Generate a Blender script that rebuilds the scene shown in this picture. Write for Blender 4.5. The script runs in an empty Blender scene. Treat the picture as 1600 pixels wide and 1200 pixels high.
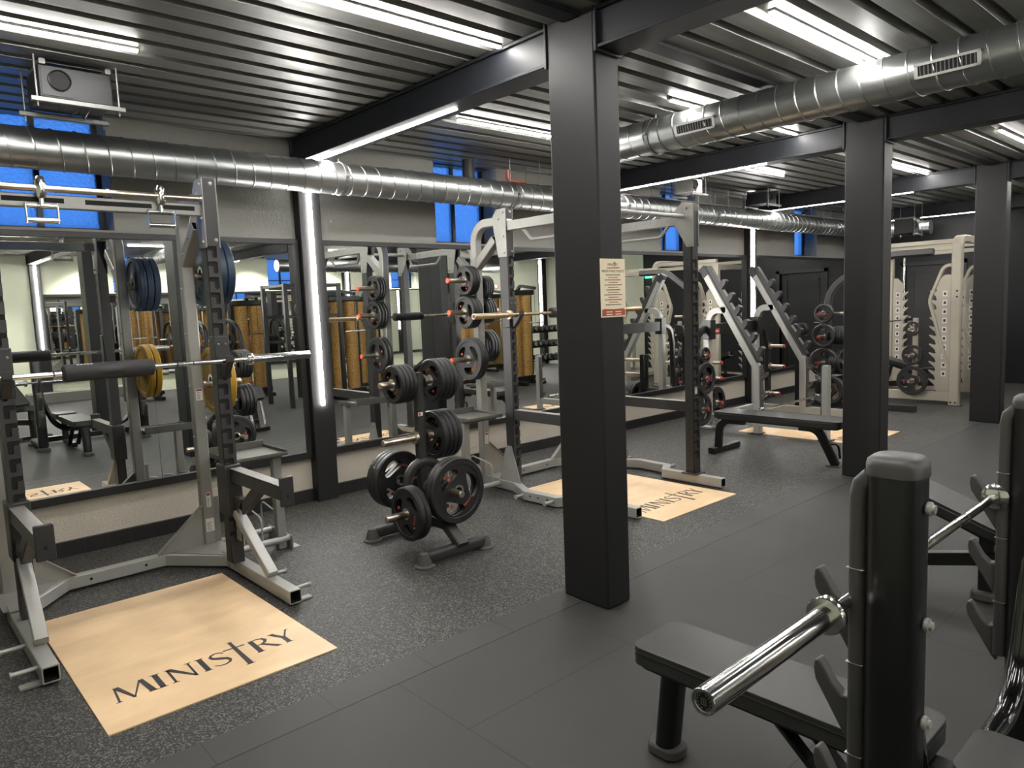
import bpy, bmesh, math, random
from mathutils import Vector, Matrix
from mathutils.geometry import tessellate_polygon
random.seed(7)
S = bpy.context.scene
COL = S.collection
PI = math.pi

# ------------------------------------------------------------------ camera, world, exposure
def cam_axes(y, p, r):
    f = Vector((math.sin(y)*math.cos(p), math.cos(y)*math.cos(p), -math.sin(p)))
    r0 = Vector((math.cos(y), -math.sin(y), 0)); d0 = f.cross(r0)
    c, s = math.cos(r), math.sin(r)
    return c*r0+s*d0, -s*r0+c*d0, f
cr, cd, cf = cam_axes(math.radians(42.2132), math.radians(6.1239), math.radians(2.2649))
cam = bpy.data.objects.new('camera', bpy.data.cameras.new('camera'))
COL.objects.link(cam)
cam.matrix_world = Matrix(((cr.x, -cd.x, -cf.x, 0), (cr.y, -cd.y, -cf.y, 0), (cr.z, -cd.z, -cf.z, 1.65), (0, 0, 0, 1)))
cam.data.sensor_width = 36
cam.data.lens = 1131.53/1600*36
cam.data.clip_start = 0.05
S.camera = cam
W = bpy.data.worlds.new('dusk_sky'); S.world = W; W.use_nodes = True
W.node_tree.nodes['Background'].inputs['Color'].default_value = (0.075, 0.30, 0.82, 1)
W.node_tree.nodes['Background'].inputs['Strength'].default_value = .30
_n = W.node_tree.nodes; _tc = _n.new('ShaderNodeTexCoord'); _sp = _n.new('ShaderNodeSeparateXYZ'); _rp = _n.new('ShaderNodeValToRGB')
W.node_tree.links.new(_tc.outputs['Generated'], _sp.inputs[0]); W.node_tree.links.new(_sp.outputs['Z'], _rp.inputs['Fac'])
_rp.color_ramp.elements[0].position = -.0; _rp.color_ramp.elements[0].color = (.11, .35, .98, 1)
_rp.color_ramp.elements[1].position = .6; _rp.color_ramp.elements[1].color = (.05, .20, .74, 1)
W.node_tree.links.new(_rp.outputs['Color'], _n['Background'].inputs['Color'])
S.view_settings.view_transform = 'Standard'
S.view_settings.look = 'None'
S.view_settings.gamma = 1
S.view_settings.exposure = 2.2
LED = 42.0          # strength of the LED strips
S.cycles.max_bounces = 9
S.cycles.glossy_bounces = 6
S.cycles.diffuse_bounces = 4
S.cycles.transmission_bounces = 6
S.cycles.sample_clamp_indirect = 6
S.cycles.caustics_reflective = False
S.cycles.caustics_refractive = False

# ------------------------------------------------------------------ materials
def lin(c):
    return tuple(((v/255)/12.92 if v <= 10 else (((v/255)+.055)/1.055)**2.4) for v in c)
M = {}
def mat(name, rgb, rough=.5, metal=0., noise=0., nscale=8., bump=0., bscale=60., coat=0., spec=None):
    m = bpy.data.materials.new(name); m.use_nodes = True
    nt = m.node_tree; b = nt.nodes['Principled BSDF']
    c = lin(rgb)
    b.inputs['Base Color'].default_value = (*c, 1)
    b.inputs['Roughness'].default_value = rough
    b.inputs['Metallic'].default_value = metal
    if coat: b.inputs['Coat Weight'].default_value = coat
    if spec is not None: b.inputs['Specular IOR Level'].default_value = spec
    tc = nt.nodes.new('ShaderNodeTexCoord')
    if noise:
        n = nt.nodes.new('ShaderNodeTexNoise'); n.inputs['Scale'].default_value = nscale; n.inputs['Detail'].default_value = 5
        nt.links.new(tc.outputs['Object'], n.inputs['Vector'])
        r = nt.nodes.new('ShaderNodeValToRGB')
        r.color_ramp.elements[0].position = .3; r.color_ramp.elements[1].position = .7
        r.color_ramp.elements[0].color = (*[v*(1-noise) for v in c], 1)
        r.color_ramp.elements[1].color = (*[min(1, v*(1+noise)) for v in c], 1)
        nt.links.new(n.outputs['Fac'], r.inputs['Fac']); nt.links.new(r.outputs['Color'], b.inputs['Base Color'])
    if bump:
        n2 = nt.nodes.new('ShaderNodeTexNoise'); n2.inputs['Scale'].default_value = bscale; n2.inputs['Detail'].default_value = 4
        nt.links.new(tc.outputs['Object'], n2.inputs['Vector'])
        bp = nt.nodes.new('ShaderNodeBump'); bp.inputs['Strength'].default_value = bump; bp.inputs['Distance'].default_value = .01
        nt.links.new(n2.outputs['Fac'], bp.inputs['Height']); nt.links.new(bp.outputs['Normal'], b.inputs['Normal'])
    M[name] = m
    return m
def emit(name, rgb, strength):
    m = bpy.data.materials.new(name); m.use_nodes = True; nt = m.node_tree
    nt.nodes.remove(nt.nodes['Principled BSDF'])
    e = nt.nodes.new('ShaderNodeEmission'); e.inputs['Color'].default_value = (*rgb, 1); e.inputs['Strength'].default_value = strength
    nt.links.new(e.outputs[0], nt.nodes['Material Output'].inputs[0]); M[name] = m
    return m
mat('steel_beam', (33, 33, 34), .5, 0, .05, 3, spec=.3)
mat('beam_navy', (27, 29, 34), .5, 0, .05, 3, spec=.35)
mat('charcoal', (50, 49, 49), .42, .2, .05, 6)
mat('silver', (138, 137, 132), .38, .25, .05, 7)
mat('pale_silver', (156, 156, 151), .35, .2, .04, 7)
mat('beige_metal', (170, 163, 148), .4, .1, .04, 7)
mat('chrome', (216, 216, 213), .15, 1., .04, 20)
mat('worn_chrome', (190, 180, 165), .28, 1., .10, 25)
mat('black_paint', (16, 16, 17), .32, 0, .1, 9)
mat('gloss_black', (14, 14, 15), .12, 0, 0, 1, coat=.5)
mat('grey_plastic', (66, 65, 63), .42, 0, .05, 10)
mat('foot_rubber', (70, 69, 66), .7, 0, .06, 20)
mat('black_rubber', (24, 24, 25), .48, 0, .12, 12)
mat('rubber_dark', (20, 20, 20), .6, 0, .1, 12)
mat('vinyl', (30, 30, 31), .42, 0, .05, 12, .08, 260)
mat('grey_vinyl', (42, 42, 41), .45, 0, .05, 12, .08, 260)
mat('dado_grey', (192, 184, 170), .85, 0, .05, 2, .6, 60)
mat('wall_grey', (133, 132, 126), .8, 0, .05, 2, .5, 55)
mat('wall_cream', (226, 229, 206), .85, 0, .03, 2, .7, 40)
mat('end_wall_dark', (12, 13, 17), .6, 0, .06, 2)
mat('roof_dark', (30, 30, 32), .8)
mat('frame_black', (24, 24, 25), .45, 0, .05, 10)
mat('steel_rod', (110, 110, 108), .42, .6)
mat('yellow', (168, 130, 20), .5, 0, .12, 9)
mat('blue', (24, 43, 64), .5, 0, .12, 9)
mat('navy_deep', (40, 62, 84), .5, 0, .1, 9)
mat('orange', (214, 92, 58), .5)
mat('rust_orange', (176, 78, 58), .6)
mat('red', (150, 44, 42), .5)
mat('copper', (196, 104, 76), .4, .35, .15, 15)
mat('white_label', (214, 212, 205), .6)
mat('ink', (38, 38, 40), .6)
mat('ink_brown', (120, 66, 40), .6)
mat('ink_red', (176, 82, 58), .6)
mat('poster_paper', (240, 226, 196), .6, 0, .03, 4)
mat('tray_grey', (92, 91, 86), .42, .3, .06, 8)
mat('foam', (44, 43, 44), .75, 0, .05, 30)
mat('hole_black', (6, 6, 6), .8)
mat('fan_box', (30, 30, 31), .5, .2, .05, 8)
mat('aluminium', (190, 190, 186), .35, .7, .05, 12)
mat('tan_sleeve', (176, 158, 132), .3, .85, .12, 25)
mat('shoe_beige', (170, 150, 120), .8, 0, .2, 30)
mat('stair_grey', (120, 118, 112), .8)
emit('led', (1.0, .97, .93), LED)
emit('spot_glow', (1, .96, .86), 25)
emit('exit_glow', (.05, .7, .28), 1.6)
emit('exit_white', (.8, 1, .9), 1.6)

def mirror_mat():
    m = bpy.data.materials.new('mirror_glass'); m.use_nodes = True
    b = m.node_tree.nodes['Principled BSDF']
    b.inputs['Base Color'].default_value = (.90, .915, .90, 1); b.inputs['Metallic'].default_value = 1; b.inputs['Roughness'].default_value = 0.0
    M['mirror'] = m
mirror_mat()
def glass_mat():
    m = bpy.data.materials.new('frosted_glass'); m.use_nodes = True; nt = m.node_tree
    nt.nodes.remove(nt.nodes['Principled BSDF'])
    tr = nt.nodes.new('ShaderNodeBsdfTransparent'); tr.inputs[0].default_value = (.9, .95, 1, 1)
    tl = nt.nodes.new('ShaderNodeBsdfTranslucent'); tl.inputs[0].default_value = (.85, .92, 1, 1)
    gl = nt.nodes.new('ShaderNodeBsdfGlossy'); gl.inputs['Roughness'].default_value = .12
    v = nt.nodes.new('ShaderNodeTexVoronoi'); v.inputs['Scale'].default_value = 45
    tc = nt.nodes.new('ShaderNodeTexCoord'); nt.links.new(tc.outputs['Object'], v.inputs['Vector'])
    bp = nt.nodes.new('ShaderNodeBump'); bp.inputs['Strength'].default_value = 1; bp.inputs['Distance'].default_value = .03
    nt.links.new(v.outputs['Distance'], bp.inputs['Height'])
    for q in (tl, gl): nt.links.new(bp.outputs[0], q.inputs['Normal'])
    m1 = nt.nodes.new('ShaderNodeMixShader'); m1.inputs[0].default_value = .5
    nt.links.new(tr.outputs[0], m1.inputs[1]); nt.links.new(tl.outputs[0], m1.inputs[2])
    m2 = nt.nodes.new('ShaderNodeMixShader'); m2.inputs[0].default_value = .05
    nt.links.new(m1.outputs[0], m2.inputs[1]); nt.links.new(gl.outputs[0], m2.inputs[2])
    nt.links.new(m2.outputs[0], nt.nodes['Material Output'].inputs[0]); M['glass'] = m
glass_mat()
def brick_joint(nt, tc, w, h, ox, oy, mortar, offset, swap):
    """returns the Fac socket of a joint mask laid out in metres"""
    mp = nt.nodes.new('ShaderNodeSeparateXYZ'); nt.links.new(tc.outputs['Object'], mp.inputs[0])
    cb = nt.nodes.new('ShaderNodeCombineXYZ')
    a, b = ('Y', 'X') if swap else ('X', 'Y')
    for src, dst, o in ((a, 'X', ox), (b, 'Y', oy)):
        ad = nt.nodes.new('ShaderNodeMath'); ad.operation = 'ADD'; ad.inputs[1].default_value = o+100
        nt.links.new(mp.outputs[src], ad.inputs[0]); nt.links.new(ad.outputs[0], cb.inputs[dst])
    br = nt.nodes.new('ShaderNodeTexBrick'); br.offset = offset; br.offset_frequency = 2; br.squash = 1
    br.inputs['Scale'].default_value = 1; br.inputs['Brick Width'].default_value = w; br.inputs['Row Height'].default_value = h
    br.inputs['Mortar Size'].default_value = mortar; br.inputs['Mortar Smooth'].default_value = .3
    nt.links.new(cb.outputs[0], br.inputs['Vector'])
    return br.outputs['Fac']
def rubber_floor(name, base, speck, joint, w, h, ox, oy, mortar, offset, swap, rough):
    m = bpy.data.materials.new(name); m.use_nodes = True; nt = m.node_tree
    b = nt.nodes['Principled BSDF']; b.inputs['Roughness'].default_value = rough
    tc = nt.nodes.new('ShaderNodeTexCoord')
    n = nt.nodes.new('ShaderNodeTexNoise'); n.inputs['Scale'].default_value = 1.6; n.inputs['Detail'].default_value = 6
    nt.links.new(tc.outputs['Object'], n.inputs['Vector'])
    r = nt.nodes.new('ShaderNodeValToRGB'); c = lin(base)
    r.color_ramp.elements[0].position = .3; r.color_ramp.elements[1].position = .7
    r.color_ramp.elements[0].color = (*[v*.86 for v in c], 1); r.color_ramp.elements[1].color = (*[v*1.14 for v in c], 1)
    nt.links.new(n.outputs['Fac'], r.inputs['Fac'])
    col = r.outputs['Color']
    if speck:
        v = nt.nodes.new('ShaderNodeTexVoronoi'); v.inputs['Scale'].default_value = 175; v.inputs['Randomness'].default_value = 1
        nt.links.new(tc.outputs['Object'], v.inputs['Vector'])
        sx = nt.nodes.new('ShaderNodeSeparateColor'); nt.links.new(v.outputs['Color'], sx.inputs[0])
        rr = nt.nodes.new('ShaderNodeValToRGB'); rr.color_ramp.interpolation = 'CONSTANT'
        e = rr.color_ramp.elements
        e[0].position = 0; e[0].color = (0, 0, 0, 1); e[1].position = .66; e[1].color = (.45, .45, .45, 1)
        e2 = e.new(.83); e2.color = (1, 1, 1, 1)
        nt.links.new(sx.outputs[0], rr.inputs['Fac'])
        mx = nt.nodes.new('ShaderNodeMix'); mx.data_type = 'RGBA'
        nt.links.new(rr.outputs['Color'], mx.inputs[0]); nt.links.new(col, mx.inputs[6]); mx.inputs[7].default_value = (*lin(speck), 1)
        col = mx.outputs[2]
    f = brick_joint(nt, tc, w, h, ox, oy, mortar, offset, swap)
    m2 = nt.nodes.new('ShaderNodeMix'); m2.data_type = 'RGBA'
    nt.links.new(f, m2.inputs[0]); nt.links.new(col, m2.inputs[6]); m2.inputs[7].default_value = (*lin(joint), 1)
    nt.links.new(m2.outputs[2], b.inputs['Base Color'])
    n2 = nt.nodes.new('ShaderNodeTexNoise'); n2.inputs['Scale'].default_value = 240
    nt.links.new(tc.outputs['Object'], n2.inputs['Vector'])
    bp = nt.nodes.new('ShaderNodeBump'); bp.inputs['Strength'].default_value = .25; bp.inputs['Distance'].default_value = .003
    nt.links.new(n2.outputs['Fac'], bp.inputs['Height']); nt.links.new(bp.outputs['Normal'], b.inputs['Normal'])
    M[name] = m
rubber_floor('tile_rubber', (45, 45, 42), None, (25, 25, 24), 1.0, 1.0, -2.147+.5, -1.645, .004, .5, True, .62)
rubber_floor('strip_rubber', (51, 51, 48), None, (36, 36, 35), .5, 9, -1.348, 0, .004, 0, False, .62)
rubber_floor('speckle_rubber', (24, 24, 24), (102, 99, 92), (20, 20, 20), 1.0, .5, -1.283, -2.87, .0025, .5, False, .62)
rubber_floor('skirting_tile', (27, 26, 27), None, (48, 46, 45), .15, 2, 0, .5, .0015, 0, False, .45)
def wood_mat():
    m = bpy.data.materials.new('plywood'); m.use_nodes = True; nt = m.node_tree
    b = nt.nodes['Principled BSDF']; b.inputs['Roughness'].default_value = .5
    tc = nt.nodes.new('ShaderNodeTexCoord'); mp = nt.nodes.new('ShaderNodeMapping')
    mp.inputs['Scale'].default_value = (1.0, 3.2, 3); nt.links.new(tc.outputs['Object'], mp.inputs[0])
    n = nt.nodes.new('ShaderNodeTexNoise'); n.inputs['Scale'].default_value = 2.2; n.inputs['Detail'].default_value = 8; n.inputs['Distortion'].default_value = .6
    nt.links.new(mp.outputs[0], n.inputs['Vector'])
    r = nt.nodes.new('ShaderNodeValToRGB')
    r.color_ramp.elements[0].position = .25; r.color_ramp.elements[0].color = (*lin((226, 192, 150)), 1)
    r.color_ramp.elements[1].position = .75; r.color_ramp.elements[1].color = (*lin((242, 210, 166)), 1)
    nt.links.new(n.outputs['Fac'], r.inputs['Fac'])
    n2 = nt.nodes.new('ShaderNodeTexNoise'); n2.inputs['Scale'].default_value = 2.6; n2.inputs['Detail'].default_value = 4
    nt.links.new(tc.outputs['Object'], n2.inputs['Vector'])
    r2 = nt.nodes.new('ShaderNodeValToRGB'); r2.color_ramp.elements[0].position = .35; r2.color_ramp.elements[0].color = (.86, .85, .84, 1)
    r2.color_ramp.elements[1].position = .6; r2.color_ramp.elements[1].color = (1, 1, 1, 1)
    nt.links.new(n2.outputs['Fac'], r2.inputs['Fac'])
    mx = nt.nodes.new('ShaderNodeMix'); mx.data_type = 'RGBA'; mx.blend_type = 'MULTIPLY'; mx.inputs[0].default_value = 1
    nt.links.new(r.outputs['Color'], mx.inputs[6]); nt.links.new(r2.outputs['Color'], mx.inputs[7])
    nt.links.new(mx.outputs[2], b.inputs['Base Color']); M['plywood'] = m
wood_mat()
def streak_metal(name, rgb, rough, metal, scale, amt):
    m = mat(name, rgb, rough, metal)
    nt = m.node_tree; b = nt.nodes['Principled BSDF']
    tc = nt.nodes.new('ShaderNodeTexCoord'); mp = nt.nodes.new('ShaderNodeMapping'); mp.inputs['Scale'].default_value = scale
    nt.links.new(tc.outputs['Object'], mp.inputs[0])
    n = nt.nodes.new('ShaderNodeTexNoise'); n.inputs['Scale'].default_value = 1; n.inputs['Detail'].default_value = 4
    nt.links.new(mp.outputs[0], n.inputs['Vector'])
    r = nt.nodes.new('ShaderNodeMapRange'); r.inputs['From Min'].default_value = .3; r.inputs['From Max'].default_value = .7
    r.inputs['To Min'].default_value = rough-amt; r.inputs['To Max'].default_value = rough+amt
    nt.links.new(n.outputs['Fac'], r.inputs['Value']); nt.links.new(r.outputs[0], b.inputs['Roughness'])
streak_metal('deck_metal', (112, 112, 107), .42, .3, (.6, 22, 22), .1)
streak_metal('duct_metal', (160, 163, 162), .34, .92, (3, 3, 3), .06)
def mesh_gold():
    m = mat('gold_mesh', (196, 152, 82), .5, .3)
    nt = m.node_tree; b = nt.nodes['Principled BSDF']
    tc = nt.nodes.new('ShaderNodeTexCoord'); v = nt.nodes.new('ShaderNodeTexVoronoi'); v.inputs['Scale'].default_value = 55
    nt.links.new(tc.outputs['Object'], v.inputs['Vector'])
    r = nt.nodes.new('ShaderNodeValToRGB'); r.color_ramp.elements[0].color = (*lin((196, 156, 88)), 1); r.color_ramp.elements[1].color = (*lin((128, 94, 44)), 1)
    r.color_ramp.elements[1].position = .8
    nt.links.new(v.outputs['Distance'], r.inputs['Fac']); nt.links.new(r.outputs['Color'], b.inputs['Base Color'])
mesh_gold()

# ------------------------------------------------------------------ mesh builder
V = Vector
def rect(w, h, c=.004):
    if c <= 0: return [(-w/2, -h/2), (w/2, -h/2), (w/2, h/2), (-w/2, h/2)]
    a, b = w/2, h/2
    return [(-a+c, -b), (a-c, -b), (a, -b+c), (a, b-c), (a-c, b), (-a+c, b), (-a, b-c), (-a, -b+c)]
def rrect(w, h, r, n=5):
    out = []
    for cx, cy, a0 in ((w/2-r, -h/2+r, -90), (w/2-r, h/2-r, 0), (-w/2+r, h/2-r, 90), (-w/2+r, -h/2+r, 180)):
        for i in range(n+1):
            t = math.radians(a0+90*i/n); out.append((cx+r*math.cos(t), cy+r*math.sin(t)))
    return out
def circ(r, n=14):
    return [(r*math.cos(2*PI*i/n), r*math.sin(2*PI*i/n)) for i in range(n)]
def fillet(pts, r, n=6):
    pts = [V(p) for p in pts]; out = [pts[0]]
    for i in range(1, len(pts)-1):
        a, p, b = pts[i-1], pts[i], pts[i+1]
        d1 = (a-p).normalized(); d2 = (b-p).normalized()
        ang = d1.angle(d2)
        if ang > PI-.02: out.append(p); continue
        rr = r[i] if isinstance(r, dict) else r
        L = min(rr/math.tan(ang/2), (a-p).length*.49, (b-p).length*.49)
        rr = L*math.tan(ang/2)
        c = p+(d1+d2).normalized()*(rr/math.sin(ang/2))
        s = (p+d1*L)-c; e = (p+d2*L)-c
        tot = s.angle(e); ax = s.cross(e).normalized()
        for k in range(n+1):
            out.append(c+Matrix.Rotation(tot*k/n, 3, ax) @ s)
    out.append(pts[-1]); return out
class MB:
    def __init__(s): s.v = []; s.f = []; s.m = []; s.mi = 0
    def add(s, vs, fs):
        o = len(s.v); s.v += [tuple(x) for x in vs]; s.f += [[i+o for i in f] for f in fs]; s.m += [s.mi]*len(fs); return s
    def box(s, x0, x1, y0, y1, z0, z1):
        return s.add([(x0, y0, z0), (x1, y0, z0), (x1, y1, z0), (x0, y1, z0), (x0, y0, z1), (x1, y0, z1), (x1, y1, z1), (x0, y1, z1)],
                     [(0, 3, 2, 1), (4, 5, 6, 7), (0, 1, 5, 4), (1, 2, 6, 5), (2, 3, 7, 6), (3, 0, 4, 7)])
    def sweep(s, pts, sec, up=(0, 0, 1), cap=True, hollow=None, closed=False):
        pts = [V(p) for p in pts]; n = len(pts); k = len(sec)
        d = [(pts[(i+1) % n]-pts[i]).normalized() for i in range(n if closed else n-1)]
        up = V(up); h = up-d[0]*up.dot(d[0])
        if h.length < 1e-4: h = V((1, 0, 0))-d[0]*d[0].x
        if h.length < 1e-4: h = V((0, 1, 0))
        h.normalize(); w = d[0].cross(h)
        offs = [w*a+h*b for a, b in sec]
        if closed:
            t0 = (d[-1]+d[0]).normalized(); offs = [o-d[0]*(o.dot(t0)/d[0].dot(t0)) for o in offs]
        rings = [[pts[0]+o for o in offs]]
        for i in range(1, n):
            dp = d[i-1]; dn = d[i] if i < len(d) else dp
            t = (dp+dn); t = t.normalized() if t.length > 1e-6 else dp
            den = dp.dot(t)
            rings.append([pts[i]+((p-pts[i])-dp*((p-pts[i]).dot(t)/den)) for p in rings[-1]])
        vs = [p for r in rings for p in r]; fs = []
        last = n if closed else n-1
        for i in range(last):
            a, b = i*k, ((i+1) % n)*k
            for j in range(k):
                j2 = (j+1) % k; fs.append((a+j, a+j2, b+j2, b+j))
        s.add(vs, fs)
        if closed: return s
        o = len(s.v)-n*k
        for end, (base, dr) in enumerate(((0, d[0]), ((n-1)*k, -d[-1]))):
            idx = [o+base+j for j in range(k)]
            if end == 0: idx_f = idx[::-1]
            else: idx_f = idx
            if hollow is not None and end in hollow:
                c = sum((V(s.v[i]) for i in idx), V())/k
                R = max((V(s.v[i])-c).length for i in idx); q = 1-.006/R*1.35
                in1 = [c+(V(s.v[i])-c)*q for i in idx]; in2 = [p+dr*.12 for p in in1]
                b0 = len(s.v); s.v += [tuple(p) for p in in1+in2]
                for j in range(k):
                    j2 = (j+1) % k
                    f1 = [idx[j], idx[j2], b0+j2, b0+j]; f2 = [b0+j, b0+j2, b0+k+j2, b0+k+j]
                    s.f += [f1, f2]; s.m += [s.mi, 1]
                s.f.append([b0+k+j for j in range(k)]); s.m.append(1)
            elif cap:
                s.f.append(idx_f); s.m.append(s.mi)
        return s
    def bar(s, a, b, w, h, up=(0, 0, 1), c=.004, hollow=None):
        return s.sweep([a, b], rect(w, h, c), up, hollow=hollow)
    def tube(s, pts, r, n=12): return s.sweep(pts, circ(r, n))
    def cyl(s, a, b, r, n=20): return s.sweep([a, b], circ(r, n))
    def lathe(s, o, ax, prof, n=32, cap=True):
        o = V(o); ax = V(ax).normalized(); u = ax.orthogonal().normalized(); w = ax.cross(u); vs = []; fs = []
        for r, x in prof:
            for i in range(n):
                t = 2*PI*i/n; vs.append(o+ax*x+(u*math.cos(t)+w*math.sin(t))*r)
        for j in range(len(prof)-1):
            for i in range(n):
                i2 = (i+1) % n; fs.append((j*n+i, j*n+i2, (j+1)*n+i2, (j+1)*n+i))
        if cap:
            if prof[0][0] > 1e-5: fs.append(tuple(range(n))[::-1])
            if prof[-1][0] > 1e-5: fs.append(tuple((len(prof)-1)*n+i for i in range(n)))
        return s.add(vs, fs)
    def prism(s, poly, o, ax, ay, az, t0, t1, holes=()):
        o, ax, ay, az = V(o), V(ax), V(ay), V(az)
        loops = [list(poly)]+[list(h) for h in holes]
        flat = [p for l in loops for p in l]; n = len(flat)
        vs = [o+ax*a+ay*b+az*t0 for a, b in flat]+[o+ax*a+ay*b+az*t1 for a, b in flat]
        tris = tessellate_polygon([[V((a, b, 0)) for a, b in l] for l in loops])
        fs = []
        for t in tris:
            fs.append(tuple(t)); fs.append(tuple(i+n for i in t[::-1]))
        k = 0
        for l in loops:
            for j in range(len(l)):
                a, b = k+j, k+(j+1) % len(l); fs.append((a, b, b+n, a+n))
            k += len(l)
        return s.add(vs, fs)
    def sphere(s, c, r, n=16, sq=(1, 1, 1)):
        prof = [(max(1e-6, r*math.sin(PI*i/8)), -r*math.cos(PI*i/8)) for i in range(9)]
        b = len(s.v); s.lathe((0, 0, 0), (0, 0, 1), prof, n, cap=False)
        for i in range(b, len(s.v)):
            x, y, z = s.v[i]; s.v[i] = (c[0]+x*sq[0], c[1]+y*sq[1], c[2]+z*sq[2])
        return s
    def build(s, name, m, parent=None, bevel=0, ang=35, seg=2):
        me = bpy.data.meshes.new(name)
        root = parent
        while root is not None and root.parent: root = root.parent
        off = V(root.location) if root is not None else V((0, 0, 0))
        me.from_pydata([tuple(V(v)-off) for v in s.v], [], s.f)
        bm = bmesh.new(); bm.from_mesh(me); bmesh.ops.remove_doubles(bm, verts=bm.verts, dist=1e-6)
        bmesh.ops.recalc_face_normals(bm, faces=bm.faces); bm.to_mesh(me); bm.free()
        ms = m if isinstance(m, (list, tuple)) else [m]
        for q in ms: me.materials.append(M[q])
        if 1 in s.m and len(ms) == 1: me.materials.append(M['hole_black'])
        if len(me.polygons) == len(s.m):
            me.polygons.foreach_set('material_index', s.m)
        me.polygons.foreach_set('use_smooth', [True]*len(me.polygons))
        try: me.set_sharp_from_angle(angle=math.radians(ang))
        except Exception: pass
        ob = bpy.data.objects.new(name, me); COL.objects.link(ob)
        if parent is not None: ob.parent = parent
        if bevel:
            b = ob.modifiers.new('bevel', 'BEVEL'); b.width = bevel; b.segments = seg; b.limit_method = 'ANGLE'; b.angle_limit = math.radians(40)
        return ob
def tag(o, label, cat, group=None, kind=None):
    o['label'] = label; o['category'] = cat
    if group: o['group'] = group
    if kind: o['kind'] = kind
    return o
def thing(name, label, cat, loc=(0, 0, 0), group=None):
    o = bpy.data.objects.new(name, None); o.empty_display_size = .1; COL.objects.link(o); o.location = loc
    return tag(o, label, cat, group)
def struct(o, label=None):
    o['kind'] = 'structure'
    if label: o['label'] = label
    return o
KIDS = {}
def dup(root, loc=None, rot=None, label=None, group=None):
    def cp(o, par):
        c = o.copy(); COL.objects.link(c)
        if par is not None: c.parent = par
        for ch in [x for x in bpy.data.objects if x.parent == o]: cp(ch, c)
        return c
    r = cp(root, None)
    if loc is not None: r.location = loc
    if rot is not None: r.rotation_euler = rot
    if label: r['label'] = label
    if group: r['group'] = group
    return r
B = MB
ORD = ['first', 'second', 'third', 'fourth', 'fifth', 'sixth']

# ------------------------------------------------------------------ large structure
WY = 5.88          # wall with the mirrors
OY = -6.45         # opposite wall
XE = 14.6          # dark end wall
struct(B().box(-1.6, XE, OY-.1, 2.66, -.1, 0).build('floor', 'tile_rubber'), 'grey rubber tile floor')
struct(B().box(-1.6, XE, 2.82, WY+.05, -.1, .006).build('floor', 'speckle_rubber'), 'speckled rubber floor under the racks')
b = B(); b.prism([(2.645, -.05), (2.645, .0015), (2.80, .007), (2.825, .007), (2.825, -.05)], (0, 0, 0), (0, 1, 0), (0, 0, 1), (1, 0, 0), -1.6, XE)
struct(b.build('trim_1', 'strip_rubber'), 'bevelled rubber edging strip between the two floors')

# wall with four windows
win_x = [.68, 4.40, 8.12, 11.86]
b = B()
struct(B().box(-1.7, XE+.1, WY, WY+.34, 0, .44).build('wall_back', 'dado_grey'), 'light rough plaster under the mirrors')
b.box(-1.7, XE+.1, WY, WY+.34, .44, 2.31)
xs = [-1.7]
for w in win_x:
    b.box(xs[-1], w, WY, WY+.34, 2.31, 3.35); xs.append(w+.82)
b.box(xs[-1], XE+.1, WY, WY+.34, 2.31, 3.35)
for w in win_x: b.box(w, w+.82, WY, WY+.34, 3.25, 3.35)
struct(b.build('wall_back', 'wall_grey'), 'grey plaster wall above and below the mirrors')
for i, w in enumerate(win_x):
    y = WY+.26
    f = B(); t = .035
    f.box(w, w+.82, y-.03, y+.03, 2.31, 2.31+t); f.box(w, w+.82, y-.03, y+.03, 3.25-.05, 3.25)
    for x in (w, w+.41-t/2, w+.82-t): f.box(x, x+t, y-.03, y+.03, 2.31, 3.25)
    f.box(w, w+.82, y-.03, y+.03, 2.93, 2.95)
    fo = struct(f.build('window_%d' % (i+1), 'frame_black'), 'tall dark framed window with blue dusk behind frosted panes')
    for x in (w+t, w+.41+t/2):
        B().box(x, x+.41-1.5*t, y-.004, y+.004, 2.31+t, 3.20).build('pane', 'glass', fo)
struct(B().box(-1.6, XE, WY-.028, WY, 0, .115).build('baseboard_back', 'skirting_tile', bevel=.002), 'black tiled skirting under the mirrors')
struct(B().box(-1.7, -1.6, OY-.3, WY+.3, 0, 3.35).build('wall_left', 'wall_cream'))
# opposite cream wall with windows
b = B(); b.box(-1.7, XE+.1, OY-.3, OY, 0, 2.31); xs = [-1.7]
ow = [4.5, 8.12, 11.86]
for w in ow: b.box(xs[-1], w, OY-.3, OY, 2.31, 3.35); xs.append(w+.82)
b.box(xs[-1], XE+.1, OY-.3, OY, 2.31, 3.35)
for w in ow: b.box(w, w+.82, OY-.3, OY, 3.2, 3.35)
struct(b.build('wall_front', 'wall_cream'), 'cream textured wall across the room')
for i, w in enumerate(ow):
    y = OY-.2; f = B(); t = .035
    f.box(w, w+.82, y-.03, y+.03, 2.31, 2.31+t); f.box(w, w+.82, y-.03, y+.03, 3.15, 3.2); f.box(w, w+.82, y-.02, y+.02, 2.55, 2.57)
    for x in (w, w+.41-t/2, w+.82-t): f.box(x, x+t, y-.03, y+.03, 2.31, 3.2)
    fo = struct(f.build('window_%d' % (i+5), 'frame_black'))
    for x in (w+t, w+.41+t/2): B().box(x, x+.41-1.5*t, y-.004, y+.004, 2.34, 3.15).build('pane', 'glass', fo)
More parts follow.
